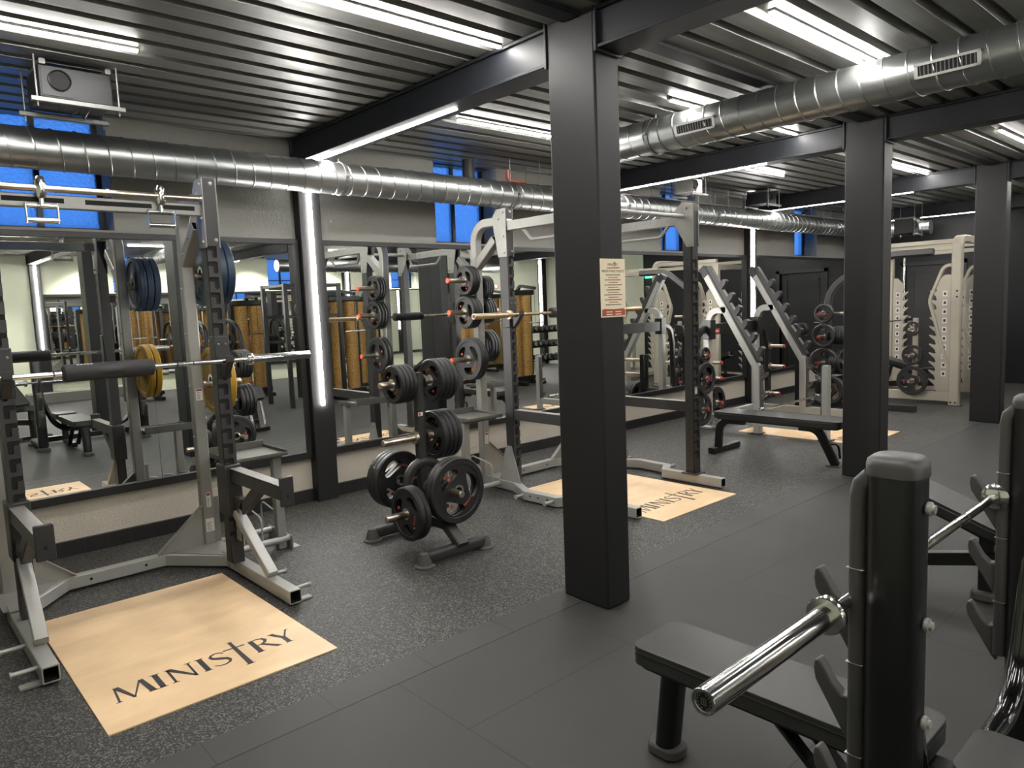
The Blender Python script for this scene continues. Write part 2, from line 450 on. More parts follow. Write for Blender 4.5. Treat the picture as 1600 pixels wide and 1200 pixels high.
# dark end wall with a door
b = B(); DY = 4.15
b.box(XE, XE+.2, OY-.3, DY, 0, 3.35); b.box(XE, XE+.2, DY+.95, WY+.3, 0, 3.35); b.box(XE, XE+.2, DY, DY+.95, 2.1, 3.35)
struct(b.build('wall_right', 'end_wall_dark'), 'dark painted end wall with a black door')
d = struct(B().box(XE+.05, XE+.09, DY, DY+.95, 0, 2.1).build('door_1', 'frame_black', bevel=.004), 'black panelled door in the dark end wall')
b = B()
for z0, z1 in ((.15, .95), (1.1, 1.98)):
    for y0, y1, q0, q1 in ((DY+.12, DY+.83, z0, z0+.03), (DY+.12, DY+.83, z1-.03, z1), (DY+.12, DY+.15, z0, z1), (DY+.80, DY+.83, z0, z1)):
        b.box(XE+.038, XE+.05, y0, y1, q0, q1)
b.build('panel_moulding', 'frame_black', d)
b = B(); b.box(XE+.03, XE+.05, DY+.84, DY+.89, .98, 1.18); b.tube([(XE+.05, DY+.865, 1.08), (XE-.01, DY+.865, 1.08), (XE-.01, DY+.75, 1.08)], .011)
b.build('handle', 'chrome', d)
b = B()
for y0, y1, z0, z1 in ((DY-.07, DY, 0, 2.17), (DY+.95, DY+1.02, 0, 2.17), (DY-.07, DY+1.02, 2.1, 2.17)): b.box(XE-.02, XE+.05, y0, y1, z0, z1)
struct(b.build('trim_2', 'frame_black'), 'dark door casing')

# corrugated ceiling
prof = []; y = OY-.25
k0 = math.floor((OY-2.97)/.2)
for k in range(k0, 17):
    y = 2.97+.2*k
    prof += [(y-.136, 3.107), (y-.004, 3.107), (y+.018, 3.150), (y+.042, 3.150)]
b = B(); x0, x1 = -1.65, XE+.05
vs = [(x0, p, z) for p, z in prof]+[(x1, p, z) for p, z in prof]; n = len(prof)
b.add(vs, [(i, i+1, i+1+n, i+n) for i in range(n-1)])
b.add([(x0-.3, OY-.5, 3.36), (x1+.3, OY-.5, 3.36), (x1+.3, WY+.5, 3.36), (x0-.3, WY+.5, 3.36), (x0-.3, OY-.5, 3.4), (x1+.3, OY-.5, 3.4), (x1+.3, WY+.5, 3.4), (x0-.3, WY+.5, 3.4)],
      [(0, 1, 2, 3), (4, 5, 6, 7), (0, 1, 5, 4), (1, 2, 6, 5), (2, 3, 7, 6), (3, 0, 4, 7)])  # unseen slab over the deck, added to keep sky light out
struct(b.build('ceiling', 'deck_metal', ang=20), 'ribbed metal deck ceiling')

# steel frame: columns and beams
colx = [2.87, 6.53, 10.19]
def hbeam(x, y0, y1):
    b = B(); b.box(x, x+.19, y0, y1, 2.905, 2.922); b.box(x, x+.19, y0, y1, 3.085, 3.104); b.box(x+.02, x+.045, y0, y1, 2.922, 3.33); b.box(x+.02, x+.15, y0, y1, 3.16, 3.33); return b
wallx = [-.77, 2.90, 6.56, 10.24, 13.9]
for i, x in enumerate(wallx):
    for yy, nm in ((5.78, 1), (OY, -1)):
        y0, y1 = (5.78, 6.0) if nm == 1 else (OY-.1, OY+.14)
        bb = B().box(x, x+.2, y0, y1, 0, 3.2)
        struct(bb.build('steel_column', 'steel_beam', bevel=.006), 'dark steel column against the wall')
for i, x in enumerate(colx):
    for yc in (2.46, -1.9):
        bb = B(); bb.box(x, x+.19, yc, yc+.326, 0, 3.16)
        struct(bb.build('steel_column', 'steel_beam', bevel=.012, seg=3), 'freestanding dark steel column')
    for y0, y1 in ((2.786, 5.8), (-1.574, 2.459), (OY+.1, -1.901)):
        bb = hbeam(x, y0, y1)
        for ye in (y0, y1-.018): bb.box(x-.008, x+.198, ye, ye+.018, 2.89, 3.16)
        struct(bb.build('steel_beam', 'beam_navy', bevel=.003), 'dark steel ceiling beam running to the wall')
for x0, x1 in ((-1.6, 2.865), (3.065, 6.525), (6.725, 10.185), (10.385, XE)):
    bb = B().box(x0, x1, 2.55, 2.66, 3.085, 3.2)
    struct(bb.build('steel_beam', 'beam_navy', bevel=.003), 'dark tie beam between the columns')
for x in (-.8, 13.9):
    struct(hbeam(x, OY+.1, 5.8).build('steel_beam', 'beam_navy'), 'dark steel ceiling beam')
# cream half of the end wall beyond the dark part
struct(B().box(XE-.03, XE, OY, .6, 0, 3.2).build('wall_right', 'wall_cream'), 'cream end wall')
struct(B().box(XE-.18, XE-.03, -2.95, -2.75, 0, 3.2).build('steel_column', 'steel_beam', bevel=.006), 'dark steel column on the cream end wall')

# ------------------------------------------------------------------ LED strip lights
def led(a, b_, label, w=.026, d=.009, nrm=(0, 0, -1)):
    if 'under' in label: w, d = .022, .004
    a, b_, nrm = V(a), V(b_), V(nrm)
    t = thing('led_strip_light', label, 'strip light', a, 'white led strip lights')
    B().bar(a-nrm*.006, b_-nrm*.006, w+.006, .012, nrm, 0).build('housing', 'aluminium', t)
    e = (b_-a).normalized()*.004
    B().bar(a+nrm*d/2+e, b_+nrm*d/2-e, w, d, nrm, .003).build('diffuser', 'led', t)
Z = 3.095
for y, x0, x1, lb in (
    (4.32, -.25, 1.30, 'white led strip on the ribbed ceiling at the top left corner'),
    (3.13, 1.36, 2.85, 'bright led strip on the ceiling left of the nearest column'),
    (4.49, 3.62, 5.12, 'led strip on the ceiling passing behind the nearest column'),
    (3.21, 4.58, 6.50, 'led strip on the ceiling crossing behind the right hand duct'),
    (1.93, 3.64, 5.15, 'bright led strip on the ceiling right of the nearest column'),
    (4.38, 7.68, 8.55, 'short led strip on the ceiling beyond the second beam'),
    (3.31, 8.25, 10.16, 'led strip on the ceiling right of the second column'),
    (2.02, 8.06, 9.56, 'led strip on the ceiling at the right edge'),
    (.75, 3.9, 5.4, 'led strip on the ceiling above the bench press'),
    (.75, .4, 1.9, 'led strip on the ceiling above the floor tiles'),
    (1.95, .4, 1.9, 'led strip on the ceiling before the first rack'),
    (.85, 8.0, 9.5, 'led strip on the ceiling over the open floor'),
    (3.2, 11.4, 12.9, 'led strip on the ceiling over the beige rack'),
    (1.9, 11.2, 12.7, 'led strip on the ceiling near the dark end wall'),
    (-1.2, 4.1, 5.6, 'led strip on the ceiling in the far half, second bay'),
    (-1.2, 7.8, 9.3, 'led strip on the ceiling in the far half, third bay'),
    (-1.2, .5, 2.0, 'led strip on the ceiling in the far half, first bay'),
    (-3.6, 4.1, 5.6, 'led strip on the ceiling before the cream wall, second bay'),
    (-3.6, 7.8, 9.3, 'led strip on the ceiling before the cream wall, third bay'),
    (-3.6, .5, 2.0, 'led strip on the ceiling before the cream wall, first bay'),
    (-2.4, 11.3, 12.8, 'led strip on the ceiling near the cream end wall')):
    led((x0, y, Z), (x1, y, Z), lb)
for x, y0, y1, lb in ((2.975, 3.70, 5.62, 'led strip under the nearest ceiling beam'), (6.60, 3.55, 5.60, 'led strip under the second ceiling beam'),
                      (10.26, 3.5, 5.60, 'led strip under the third ceiling beam'), (13.97, 3.7, 5.2, 'led strip under the farthest ceiling beam'),
                      (2.965, OY+.25, OY+1.9, 'led strip under the beam end at the cream wall'), (6.62, OY+.25, OY+1.9, 'led strip under the second beam end at the cream wall'),
                      (10.28, OY+.25, OY+1.9, 'led strip under the third beam end at the cream wall')):
    led((x, y0, 2.903), (x, y1, 2.903), lb)
for i, x in enumerate(wallx[1:4]):
    led((x+.1, 5.776, .85), (x+.1, 5.776, 2.89), 'vertical led strip on the %s dark wall column' % ['nearest', 'middle', 'farthest'][i], .026, .012, (0, -1, 0))
for i, x in enumerate(wallx[1:]):
    led((x+.1, OY+.144, 1.12), (x+.1, OY+.144, 2.89), 'vertical led strip on the cream wall column, %s from the left' % ORD[i], .03, .02, (0, 1, 0))
led((XE-.184, -2.85, 1.0), (XE-.184, -2.85, 2.9), 'vertical led strip on the cream end wall column', .03, .02, (-1, 0, 0))
# spotlights washing the cream wall
for i, x in enumerate((1.2, 4.0, 5.6, 7.6, 9.6, 12.2)):
    t = thing('ceiling_spotlight', 'small ceiling spotlight aimed at the cream wall, %s from the left' % ORD[i], 'spotlight', (x, OY+.95, 3.03), 'spotlights along the cream wall')
    B().lathe((x, OY+.95, 3.105), (0, 0, -1), [(.05, 0), (.05, .06), (.045, .065), (.04, .05)], 20).build('can', 'frame_black', t)
    B().lathe((x, OY+.95, 3.052), (0, 0, -1), [(.036, 0), (.036, .004)], 20).build('lens', 'spot_glow', t)
    ld = bpy.data.lights.new('spot_lamp', 'SPOT'); ld.energy = 42; ld.spot_size = math.radians(95); ld.spot_blend = .6; ld.color = (1, .98, .88); ld.shadow_soft_size = .04
    lo = bpy.data.objects.new('spot_lamp', ld); COL.objects.link(lo); lo.location = (x, OY+.95, 3.03)
    lo.rotation_euler = V((0, -.62, -1)).to_track_quat('-Z', 'Y').to_euler()

# ------------------------------------------------------------------ mirrors
def wall_mirror(x0, x1, y, s, joints, label):
    t = thing('wall_mirror', label, 'mirror', ((x0+x1)/2, y, .39))
    xs = [x0+.03]+joints+[x1-.03]
    for a, c in zip(xs, xs[1:]):
        B().box(a+.0012, c-.0012, min(y, y+s*.006), max(y, y+s*.006), .45, 2.25).build('mirror_pane', 'mirror', t)
    f = B()
    for (a, c, z0, z1) in ((x0, x1, .395, .452), (x0, x1, 2.247, 2.287), (x0, x0+.032, .452, 2.247), (x1-.032, x1, .452, 2.247)):
        f.box(a, c, min(y-s*.004, y+s*.035), max(y-s*.004, y+s*.035), z0, z1)
    f.build('frame', 'frame_black', t, bevel=.004)
MY = WY-.026
for x0, x1, j, lb in ((-.56, 2.895, [.44, 1.66], 'large wall mirror behind the first squat rack'),
                      (3.105, 6.555, [4.12, 5.32], 'large wall mirror behind the plate tree and power rack'),
                      (6.765, 10.235, [7.7, 8.95], 'large wall mirror behind the rack with slanted uprights'),
                      (10.445, 13.895, [11.6, 12.7], 'wall mirror at the far right end of the plaster wall')):
    wall_mirror(x0, x1, WY-.02, -1, j, lb)
    B_ = None
for x0, x1, j, lb in ((3.105, 6.555, [4.2, 5.4], 'wall mirror on the cream wall, second bay'), (6.765, 10.235, [7.9, 9.0], 'wall mirror on the cream wall, third bay'),
                      (10.445, 13.895, [11.6, 12.7], 'wall mirror on the cream wall, fourth bay')):
    wall_mirror(x0, x1, OY+.02, 1, j, lb)

# ------------------------------------------------------------------ ducts, pipes, fans
def spiral(pts, r, t, pitch=.137, seg=28):
    B().sweep(pts, circ(r, 40), (0, 0, 1)).build('duct_pipe', 'duct_metal', t, ang=50)
    a, c = V(pts[0]), V(pts[1]); d = (c-a).normalized(); u = V((0, 0, 1)); w = d.cross(u); L = (c-a).length
    n = int(L/pitch*seg); hp = [a+d*(L*i/n)+(u*math.cos(2*PI*i/seg)+w*math.sin(2*PI*i/seg))*r for i in range(n+1)]
    B().sweep(hp, circ(.0062, 5)).build('spiral_seam', 'duct_metal', t)
def hang(t, c, r, axis, top):
    c = V(c); m = B()
    n = 32; u = V((0, 0, 1)); w = V(axis).cross(u)
    m.sweep([c+(u*math.cos(2*PI*i/n)+w*math.sin(2*PI*i/n))*(r+.004) for i in range(n)], rect(.008, .03, 0), axis, closed=True)
    m.cyl(c+u*(r+.004), (c.x, c.y, top), .006, 8)
    m.bar(c+w*(r+.004), c+w*(r+.03), .03, .02); m.bar(c-w*(r+.004), c-w*(r+.03), .03, .02)
    m.build('hanger', 'steel_rod', t)
DL = (5.42, 2.745, .127)
t = thing('spiral_duct', 'long galvanised spiral duct running along the mirrored wall', 'air duct', (3.2, DL[0], DL[1]), 'galvanised spiral ducts')
spiral([(-1.55, DL[0], DL[1]), (13.75, DL[0], DL[1])], DL[2], t)
B().sweep(fillet([(13.75, DL[0], DL[1]), (14.2, DL[0], DL[1]), (14.2, 4.55, DL[1])], .3, 8), circ(DL[2]-.002, 32)).build('duct_elbow', 'duct_metal', t)
for x, top in ((3.10, 2.905), (-.3, 3.107), (6.72, 2.905), (10.4, 2.905), (5.0, 3.107), (8.6, 3.107)): hang(t, (x, DL[0], DL[1]), DL[2], (1, 0, 0), top)
DR = (4.86, 2.938, .134)
t = thing('spiral_duct', 'galvanised spiral duct with air grilles crossing towards the right edge', 'air duct', (DR[0], 2, DR[1]), 'galvanised spiral ducts')
spiral([(DR[0], 4.3, DR[1]), (DR[0], OY+.3, DR[1])], DR[2], t)
for y in (3.55, 1.02, -1.5): hang(t, (DR[0], y, DR[1]), DR[2], (0, 1, 0), 3.107)
def grille(y0, y1):
    # frame on the side of the duct facing -X, slightly below its middle
    ca = math.radians(192); n = V((math.cos(ca), 0, math.sin(ca))); tt = V((-n.z, 0, n.x)); o = V((DR[0], 0, DR[1]))+n*(DR[2]+.002)
    f = B(); h = .042; e = .014
    for (a0, a1, q0, q1) in ((y0, y1, h-e, h), (y0, y1, -h, -h+e), (y0, y0+e*1.4, -h, h), (y1-e*1.4, y1, -h, h)):
        f.prism([(a0, q0), (a1, q0), (a1, q1), (a0, q1)], o, (0, 1, 0), tt, n, -.012, .008)
    fr = f.build('air_grille', 'aluminium', t)
    s = B(); k = 14
    for i in range(k):
        y = y0+.02+(y1-y0-.04)*(i+.5)/k
        s.prism([(y-.0025, -h+e), (y+.0025, -h+e), (y+.0025, h-e), (y-.0025, h-e)], o, (0, 1, 0), tt, n, -.01, .004)
    s.build('slats', 'steel_rod', fr)
    g = B().prism([(y0+.01, -h+.005), (y1-.01, -h+.005), (y1-.01, h-.005), (y0+.01, h-.005)], o, (0, 1, 0), tt, n, -.006, .0015)
    g.build('dark_opening', 'hole_black', fr)
grille(2.94, 3.28); grille(1.28, 1.62); grille(-.6, -.26)
for k, (x, y) in enumerate(((3.95, -1.4),)):
    t = thing('spiral_duct', 'galvanised duct in the far half of the hall', 'air duct', (9, -3.9, 2.78), 'galvanised spiral ducts')
    spiral([(7.2, -3.9, 2.755), (14.3, -3.9, 2.755)], .14, t)
    for xx in (8.2, 11.5): hang(t, (xx, -3.9, 2.755), .14, (1, 0, 0), 3.107)
# copper pipes on a tray
for i in range(5):
    y = 5.43+.036*i
    p = [(4.98+.03*i, y, 3.0), (4.98+.03*i, y, 2.892), (13.7, y, 2.892)]
    o = B().tube(fillet(p, .04, 4), .011, 8).build('copper_pipe', 'copper')
    tag(o, 'thin copper pipe on the tray above the wall duct, %s from the wall' % ['fifth', 'fourth', 'third', 'second', 'nearest'][i], 'pipe', 'copper pipes above the wall duct')
t = thing('pipe_tray', 'hanging rail tray carrying the copper pipes above the wall duct', 'tray', (9, 5.65, 2.86))
for y in (5.405, 5.60): B().bar((5.2, y, 2.888), (13.7, y, 2.888), .008, .02).build('side_rail', 'steel_rod', t)
tr = B()
for k in range(12): tr.bar((5.4+.72*k, 5.40, 2.879), (5.4+.72*k, 5.605, 2.879), .03, .006)
tr.build('rung', 'steel_rod', t)
for k in range(12):
    for y in (5.40, 5.605):
        B().cyl((5.4+.72*k, y, 2.876), (5.4+.72*k, y, 3.11), .004, 6).build('hanger_rod', 'steel_rod', t)
def fan_unit(x0, x1, y0, y1, z0, z1, label, m='fan_box'):
    t = thing('fan_unit', label, 'ventilation unit', ((x0+x1)/2, (y0+y1)/2, z0), 'ceiling fan units')
    B().box(x0, x1, y0, y1, z0, z1).build('casing', m, t, bevel=.006)
    cx = x0+(x1-x0)*.27; cz = (z0+z1)/2+.01; r = min((z1-z0)*.29, (x1-x0)*.3)
    B().prism([(x0+.012, z0+.012), (x0+(x1-x0)*.44, z0+.012), (x0+(x1-x0)*.44, z1-.012), (x0+.012, z1-.012)], (0, 0, 0), (1, 0, 0), (0, 0, 1), (0, 1, 0), y0-.006, y0).build('inlet_plate', 'fan_box', t)
    B().lathe((cx, y0-.006, cz), (0, -1, 0), [(r*1.12, 0), (r*1.12, .012), (r, .016), (r*.96, .004)], 28, cap=False).build('inlet_ring', 'frame_black', t)
    B().lathe((cx, y0-.006, cz), (0, -1, 0), [(r*.97, 0), (r*.97, .003)], 28).build('inlet_hole', 'hole_black', t)
    for y in (y0-.03, y1+.01):
        B().bar((x0-.05, y, z0-.022), (x1+.05, y, z0-.022), .03, .025, c=.002).build('support_rail', 'steel_rod', t)
        for x in (x0-.02, x1+.02): B().cyl((x, y, z0-.06), (x, y, 3.107), .005, 8).build('hanger_rod', 'steel_rod', t)
    for x in (x0+.02, x1-.02): B().bar((x, y0-.02, z1+.012), (x, y1, z1+.012), .03, .03).build('bracket', 'steel_rod', t)
    return t
t = fan_unit(.905, 1.27, 4.75, 5.08, 2.895, 3.07, 'boxy dark fan unit hung from the ceiling at the top left window')
B().tube([(1.0, 4.78, 2.89), (1.0, 4.80, 2.84), (1.06, 4.82, 2.83), (1.1, 4.82, 2.86), (1.13, 4.84, 2.82), (1.17, 4.84, 2.89)], .003, 6).build('cable', 'frame_black', t)
fan_unit(7.45, 7.68, 4.95, 5.2, 2.90, 3.06, 'pale fan unit hung by the wall between the second and third windows', 'aluminium')
fan_unit(9.3, 9.56, 5.0, 5.3, 2.9, 3.05, 'small fan unit over the copper pipes in the third bay', 'fan_box')
fan_unit(13.2, 13.5, 4.5, 4.8, 2.6, 2.84, 'fan unit near the dark end wall', 'fan_box')
t = thing('exhaust_hose', 'black bent ventilation hose hanging before the second window', 'hose', (4.85, 5.72, 2.9))
B().sweep(fillet([(4.70, 5.70, 3.11), (4.70, 5.70, 2.86), (4.98, 5.66, 2.80), (5.1, 5.66, 2.80)], .12, 8), circ(.062, 20)).build('hose', 'frame_black', t)

# ------------------------------------------------------------------ lifting platforms with lettering
def lettering():
    b = B()
    def P(*pts): b.prism(pts, (0, 0, 0), (1, 0, 0), (0, 1, 0), (0, 0, 1), .0122, .0130)
    def st(x0, y0, x1, y1, w0, w1=None):
        w1 = w0 if w1 is None else w1
        P((x0-w0/2, y0), (x0+w0/2, y0), (x1+w1/2, y1), (x1-w1/2, y1))
    def serif(x, y, w, up):
        P((x-w/2, y), (x+w/2, y), (x+w/4, y+.006*up), (x-w/4, y+.006*up)) if up > 0 else P((x-w/4, y-.006), (x+w/4, y-.006), (x+w/2, y), (x-w/2, y))
    def rib(pts, ws):
        pts = [V((*p, 0)) for p in pts]; l, r = [], []
        for i, p in enumerate(pts):
            d = (pts[min(i+1, len(pts)-1)]-pts[max(i-1, 0)]).normalized(); n = V((-d.y, d.x, 0))
            l.append(p+n*ws[i]/2); r.append(p-n*ws[i]/2)
        for i in range(len(pts)-1): P(*[(q.x, q.y) for q in (r[i], r[i+1], l[i+1], l[i])])
    lo, hi = 3.38, 3.532
    # M
    st(.704, lo, .716, hi-.004, .010, .009); st(.767, lo+.002, .722, hi, .012, .026); st(.765, lo+.002, .822, hi, .007, .010); st(.842, lo, .826, hi, .028, .020)
    serif(.704, lo, .030, 1); serif(.842, lo, .046, 1)
    # I N I
    for x in (.883, 1.084):
        st(x, lo, x+.002, hi, .024); serif(x, lo, .044, 1); serif(x+.002, hi, .044, -1)
    st(.938, lo, .942, hi, .011); st(1.030, lo, .944, hi, .014, .030); st(1.030, lo, 1.034, hi, .010)
    serif(.938, lo, .032, 1); serif(1.034, hi, .032, -1)
    # S
    rib([(1.197, 3.507), (1.188, 3.522), (1.165, 3.531), (1.142, 3.522), (1.132, 3.503), (1.140, 3.481), (1.165, 3.462), (1.190, 3.442), (1.199, 3.420), (1.190, 3.398), (1.166, 3.385), (1.140, 3.388), (1.118, 3.404)],
        [.006, .008, .010, .013, .016, .020, .024, .022, .016, .013, .010, .008, .005])
    # T drawn as a long cross
    st(1.252, 3.300, 1.262, 3.602, .026, .016); serif(1.252, 3.300, .044, 1); serif(1.262, 3.602, .026, -1)
    P((1.202, 3.521), (1.308, 3.517), (1.309, 3.527), (1.203, 3.531))
    # R
    st(1.338, lo, 1.340, hi, .025); serif(1.338, lo, .044, 1)
    rib([(1.335, 3.529), (1.370, 3.531), (1.395, 3.522), (1.405, 3.500), (1.395, 3.474), (1.372, 3.462), (1.345, 3.460)], [.006, .008, .014, .020, .016, .010, .006])
    st(1.432, lo, 1.372, 3.464, .026, .020)
    # Y
    st(1.484, lo, 1.484, 3.456, .024); serif(1.484, lo, .042, 1); st(1.484, 3.448, 1.446, hi, .022, .024); st(1.486, 3.448, 1.530, hi, .012, .010)
    serif(1.530, hi, .026, -1); serif(1.446, hi, .036, -1)
    return b
def platform(x, y, label):
    t = thing('lifting_platform', label, 'platform', (0, 0, 0), 'plywood lifting platforms')
    B().box(.602, 1.62, 3.14, 4.648, .004, .012).build('board', 'plywood', t, bevel=.001)
    lettering().build('lettering', 'ink', t)
    t.location = (x, y, 0); return t
platform(0, 0, 'pale plywood lifting platform lettered MINISTRY under the nearest rack')
platform(3.738, .02, 'plywood lifting platform lettered MINISTRY beyond the nearest column')
platform(7.36, .02, 'plywood lifting platform under the rack with slanted uprights')
# ------------------------------------------------------------------ weight plates
def tri_plate(dia, th, hub='chrome', brand='rust_orange', name='weight_plate', m='black_rubber'):
    """rubber tri-grip plate, axis along X, centred on its own middle; face towards -X carries the marks"""
    R = dia/2; q = th/2; b = B()
    rim = R*.80
    b.lathe((0, 0, 0), (1, 0, 0), [(rim, -q*.75), (rim+.004, -q), (R-.008, -q), (R, -q+.008), (R, q-.008), (R-.008, q), (rim+.004, q), (rim, q*.75)], 48, cap=False)
    out = [(rim*1.005*math.cos(2*PI*i/48), rim*1.005*math.sin(2*PI*i/48)) for i in range(48)]
    inn = [(.0255*math.cos(2*PI*i/20), .0255*math.sin(2*PI*i/20)) for i in range(20)]
    holes = [inn]
    for k in range(3):
        a = math.radians(90+120*k); rc = R*.55; h = []
        for i in range(24):
            t = 2*PI*i/24; ex = R*.40*math.cos(t); ey = R*.19*math.sin(t)
            bend = -(ex*ex)/(R*1.5)
            x = rc+ey+bend+.02*R; yv = ex
            h.append((x*math.cos(a)-yv*math.sin(a), x*math.sin(a)+yv*math.cos(a)))
        holes.append(h)
    b.prism(out, (0, 0, 0), (0, 1, 0), (0, 0, 1), (1, 0, 0), -q*.72, q*.72, holes)
    for h in holes[1:]:
        for i in range(24):
            pass
    o = b.build(name, m, None, ang=40)
    for h in holes[1:]:
        pass
    c = B().lathe((0, 0, 0), (1, 0, 0), [(.0255, -q*1.02), (.040, -q*1.02), (.040, -q*.7), (.040, q*.7), (.040, q*1.02), (.0255, q*1.02)], 24, cap=False)
    c.build('hub_ring', hub, o)
    if brand:
        mk = B()
        for s in (-1, 1):
            x0, x1 = (-q*.76, -q*.70) if s < 0 else (q*.70, q*.76)
            # a row of small ring letters and a round emblem
            a0 = math.radians(150 if s < 0 else 30)
            for i in range(5):
                a = a0+math.radians((i-2)*9); cy, cz = R*.52*math.cos(a), R*.52*math.sin(a); r1 = R*.036
                mk.prism([(cy+r1*math.cos(2*PI*j/10), cz+r1*math.sin(2*PI*j/10)) for j in range(10)], (0, 0, 0), (0, 1, 0), (0, 0, 1), (1, 0, 0), x0, x1,
                         [[(cy+r1*.55*math.cos(2*PI*j/8), cz+r1*.55*math.sin(2*PI*j/8)) for j in range(8)]])
            a = math.radians(-30 if s < 0 else 210); cy, cz = R*.52*math.cos(a), R*.52*math.sin(a); r1 = R*.06
            mk.prism([(cy+r1*math.cos(2*PI*j/14), cz+r1*math.sin(2*PI*j/14)) for j in range(14)], (0, 0, 0), (0, 1, 0), (0, 0, 1), (1, 0, 0), x0, x1)
        mk.build('brand_mark', brand, o)
    return o
DIGITS = {'2': [(0, 1.5), (.15, 1.85), (.5, 2), (.85, 1.85), (1, 1.5), (.85, 1.15), (0, 0), (1, 0)], '0': [(.5, 0), (.15, .25), (0, 1), (.15, 1.75), (.5, 2), (.85, 1.75), (1, 1), (.85, .25), (.5, 0)],
          '1': [(.2, 1.6), (.6, 2), (.6, 0)], '5': [(1, 2), (.1, 2), (.05, 1.15), (.5, 1.3), (.95, 1), (1, .5), (.8, .1), (.4, 0), (0, .2)]}
def bumper(dia, th, m, name='bumper_plate', text='20', tm=None):
    R = dia/2; q = th/2
    b = B().lathe((0, 0, 0), (1, 0, 0), [(.026, -q*.8), (R*.38, -q*.8), (R*.42, -q*.62), (R*.80, -q*.62), (R*.84, -q), (R-.006, -q), (R, -q+.006), (R, q-.006), (R-.006, q), (R*.84, q), (R*.80, q*.62), (R*.42, q*.62), (R*.38, q*.8), (.026, q*.8)], 48, cap=False)
    o = b.build(name, m, None, ang=30)
    B().lathe((0, 0, 0), (1, 0, 0), [(.0255, -q*.9), (.045, -q*.9), (.045, q*.9), (.0255, q*.9)], 24, cap=False).build('hub_ring', 'chrome', o)
    n = B()
    for s in (-1, 1):
        x0, x1 = (-q*.70, -q*.6) if s < 0 else (q*.6, q*.70)
        for k, ch in enumerate(text):
            pts = DIGITS[ch]; sc = R*.1
            for (a, c), (e, f) in zip(pts, pts[1:]):
                A = V((s*(k*1.4-.9+a*1.0)*sc, -R*.60+(c-1)*sc, 0)); C = V((s*(k*1.4-.9+e*1.0)*sc, -R*.60+(f-1)*sc, 0)); d = (C-A).normalized(); w = V((-d.y, d.x, 0))*sc*.14
                A -= d*sc*.1; C += d*sc*.1
                n.prism([(p.x, p.y) for p in (A-w, C-w, C+w, A+w)], (0, 0, 0), (0, 1, 0), (0, 0, 1), (1, 0, 0), x0, x1)
    n.build('raised_number', tm or m, o)
    return o
PROTO = {}
def plate(kind, loc, rz=0, label='', group=None, spin=0):
    if kind not in PROTO:
        d = kind[1]
        if kind[0] == 'b': o = bumper(d, kind[2], kind[3], tm=kind[4] if len(kind) > 4 else None)
        else: o = tri_plate(d, kind[2], brand=kind[3] if len(kind) > 3 else 'rust_orange')
        PROTO[kind] = o; first = True
    else:
        o = dup(PROTO[kind])
    o.location = loc; o.rotation_euler = (spin, 0, rz)
    tag(o, label, 'weight plate', group)
    return o
def stack(kind, n, p0, d, rz, what, where, group, gap=.002):
    """n plates from p0 outwards along d"""
    p0, d = V(p0), V(d); th = kind[2]+gap
    base = random.uniform(0, 2)
    for i in range(n):
        pos = 'single' if n == 1 else ('innermost' if i == 0 else 'outermost' if i == n-1 else ORD[i]+' from inside')
        plate(kind, p0+d*(th*(i+.5)), rz, '%s %s, %s on %s' % (pos, what, 'hanging' if n > 1 else 'alone', where), group, spin=base+random.uniform(-.12, .12))
def peg(t, p, d, L, cap='orange', r=.0235, m='worn_chrome', collar=True):
    p, d = V(p), V(d).normalized()
    o = B().lathe(p, d, ([(r*1.9, 0), (r*1.9, .02)] if collar else [])+[(r, .02 if collar else 0), (r, L-.004), (r-.004, L)], 18).build('storage_peg', m, t)
    if cap: B().lathe(p+d*(L-.018), d, [(r+.001, 0), (r+.001, .017), (r-.004, .021)], 18).build('peg_cap', cap, o)
    return o

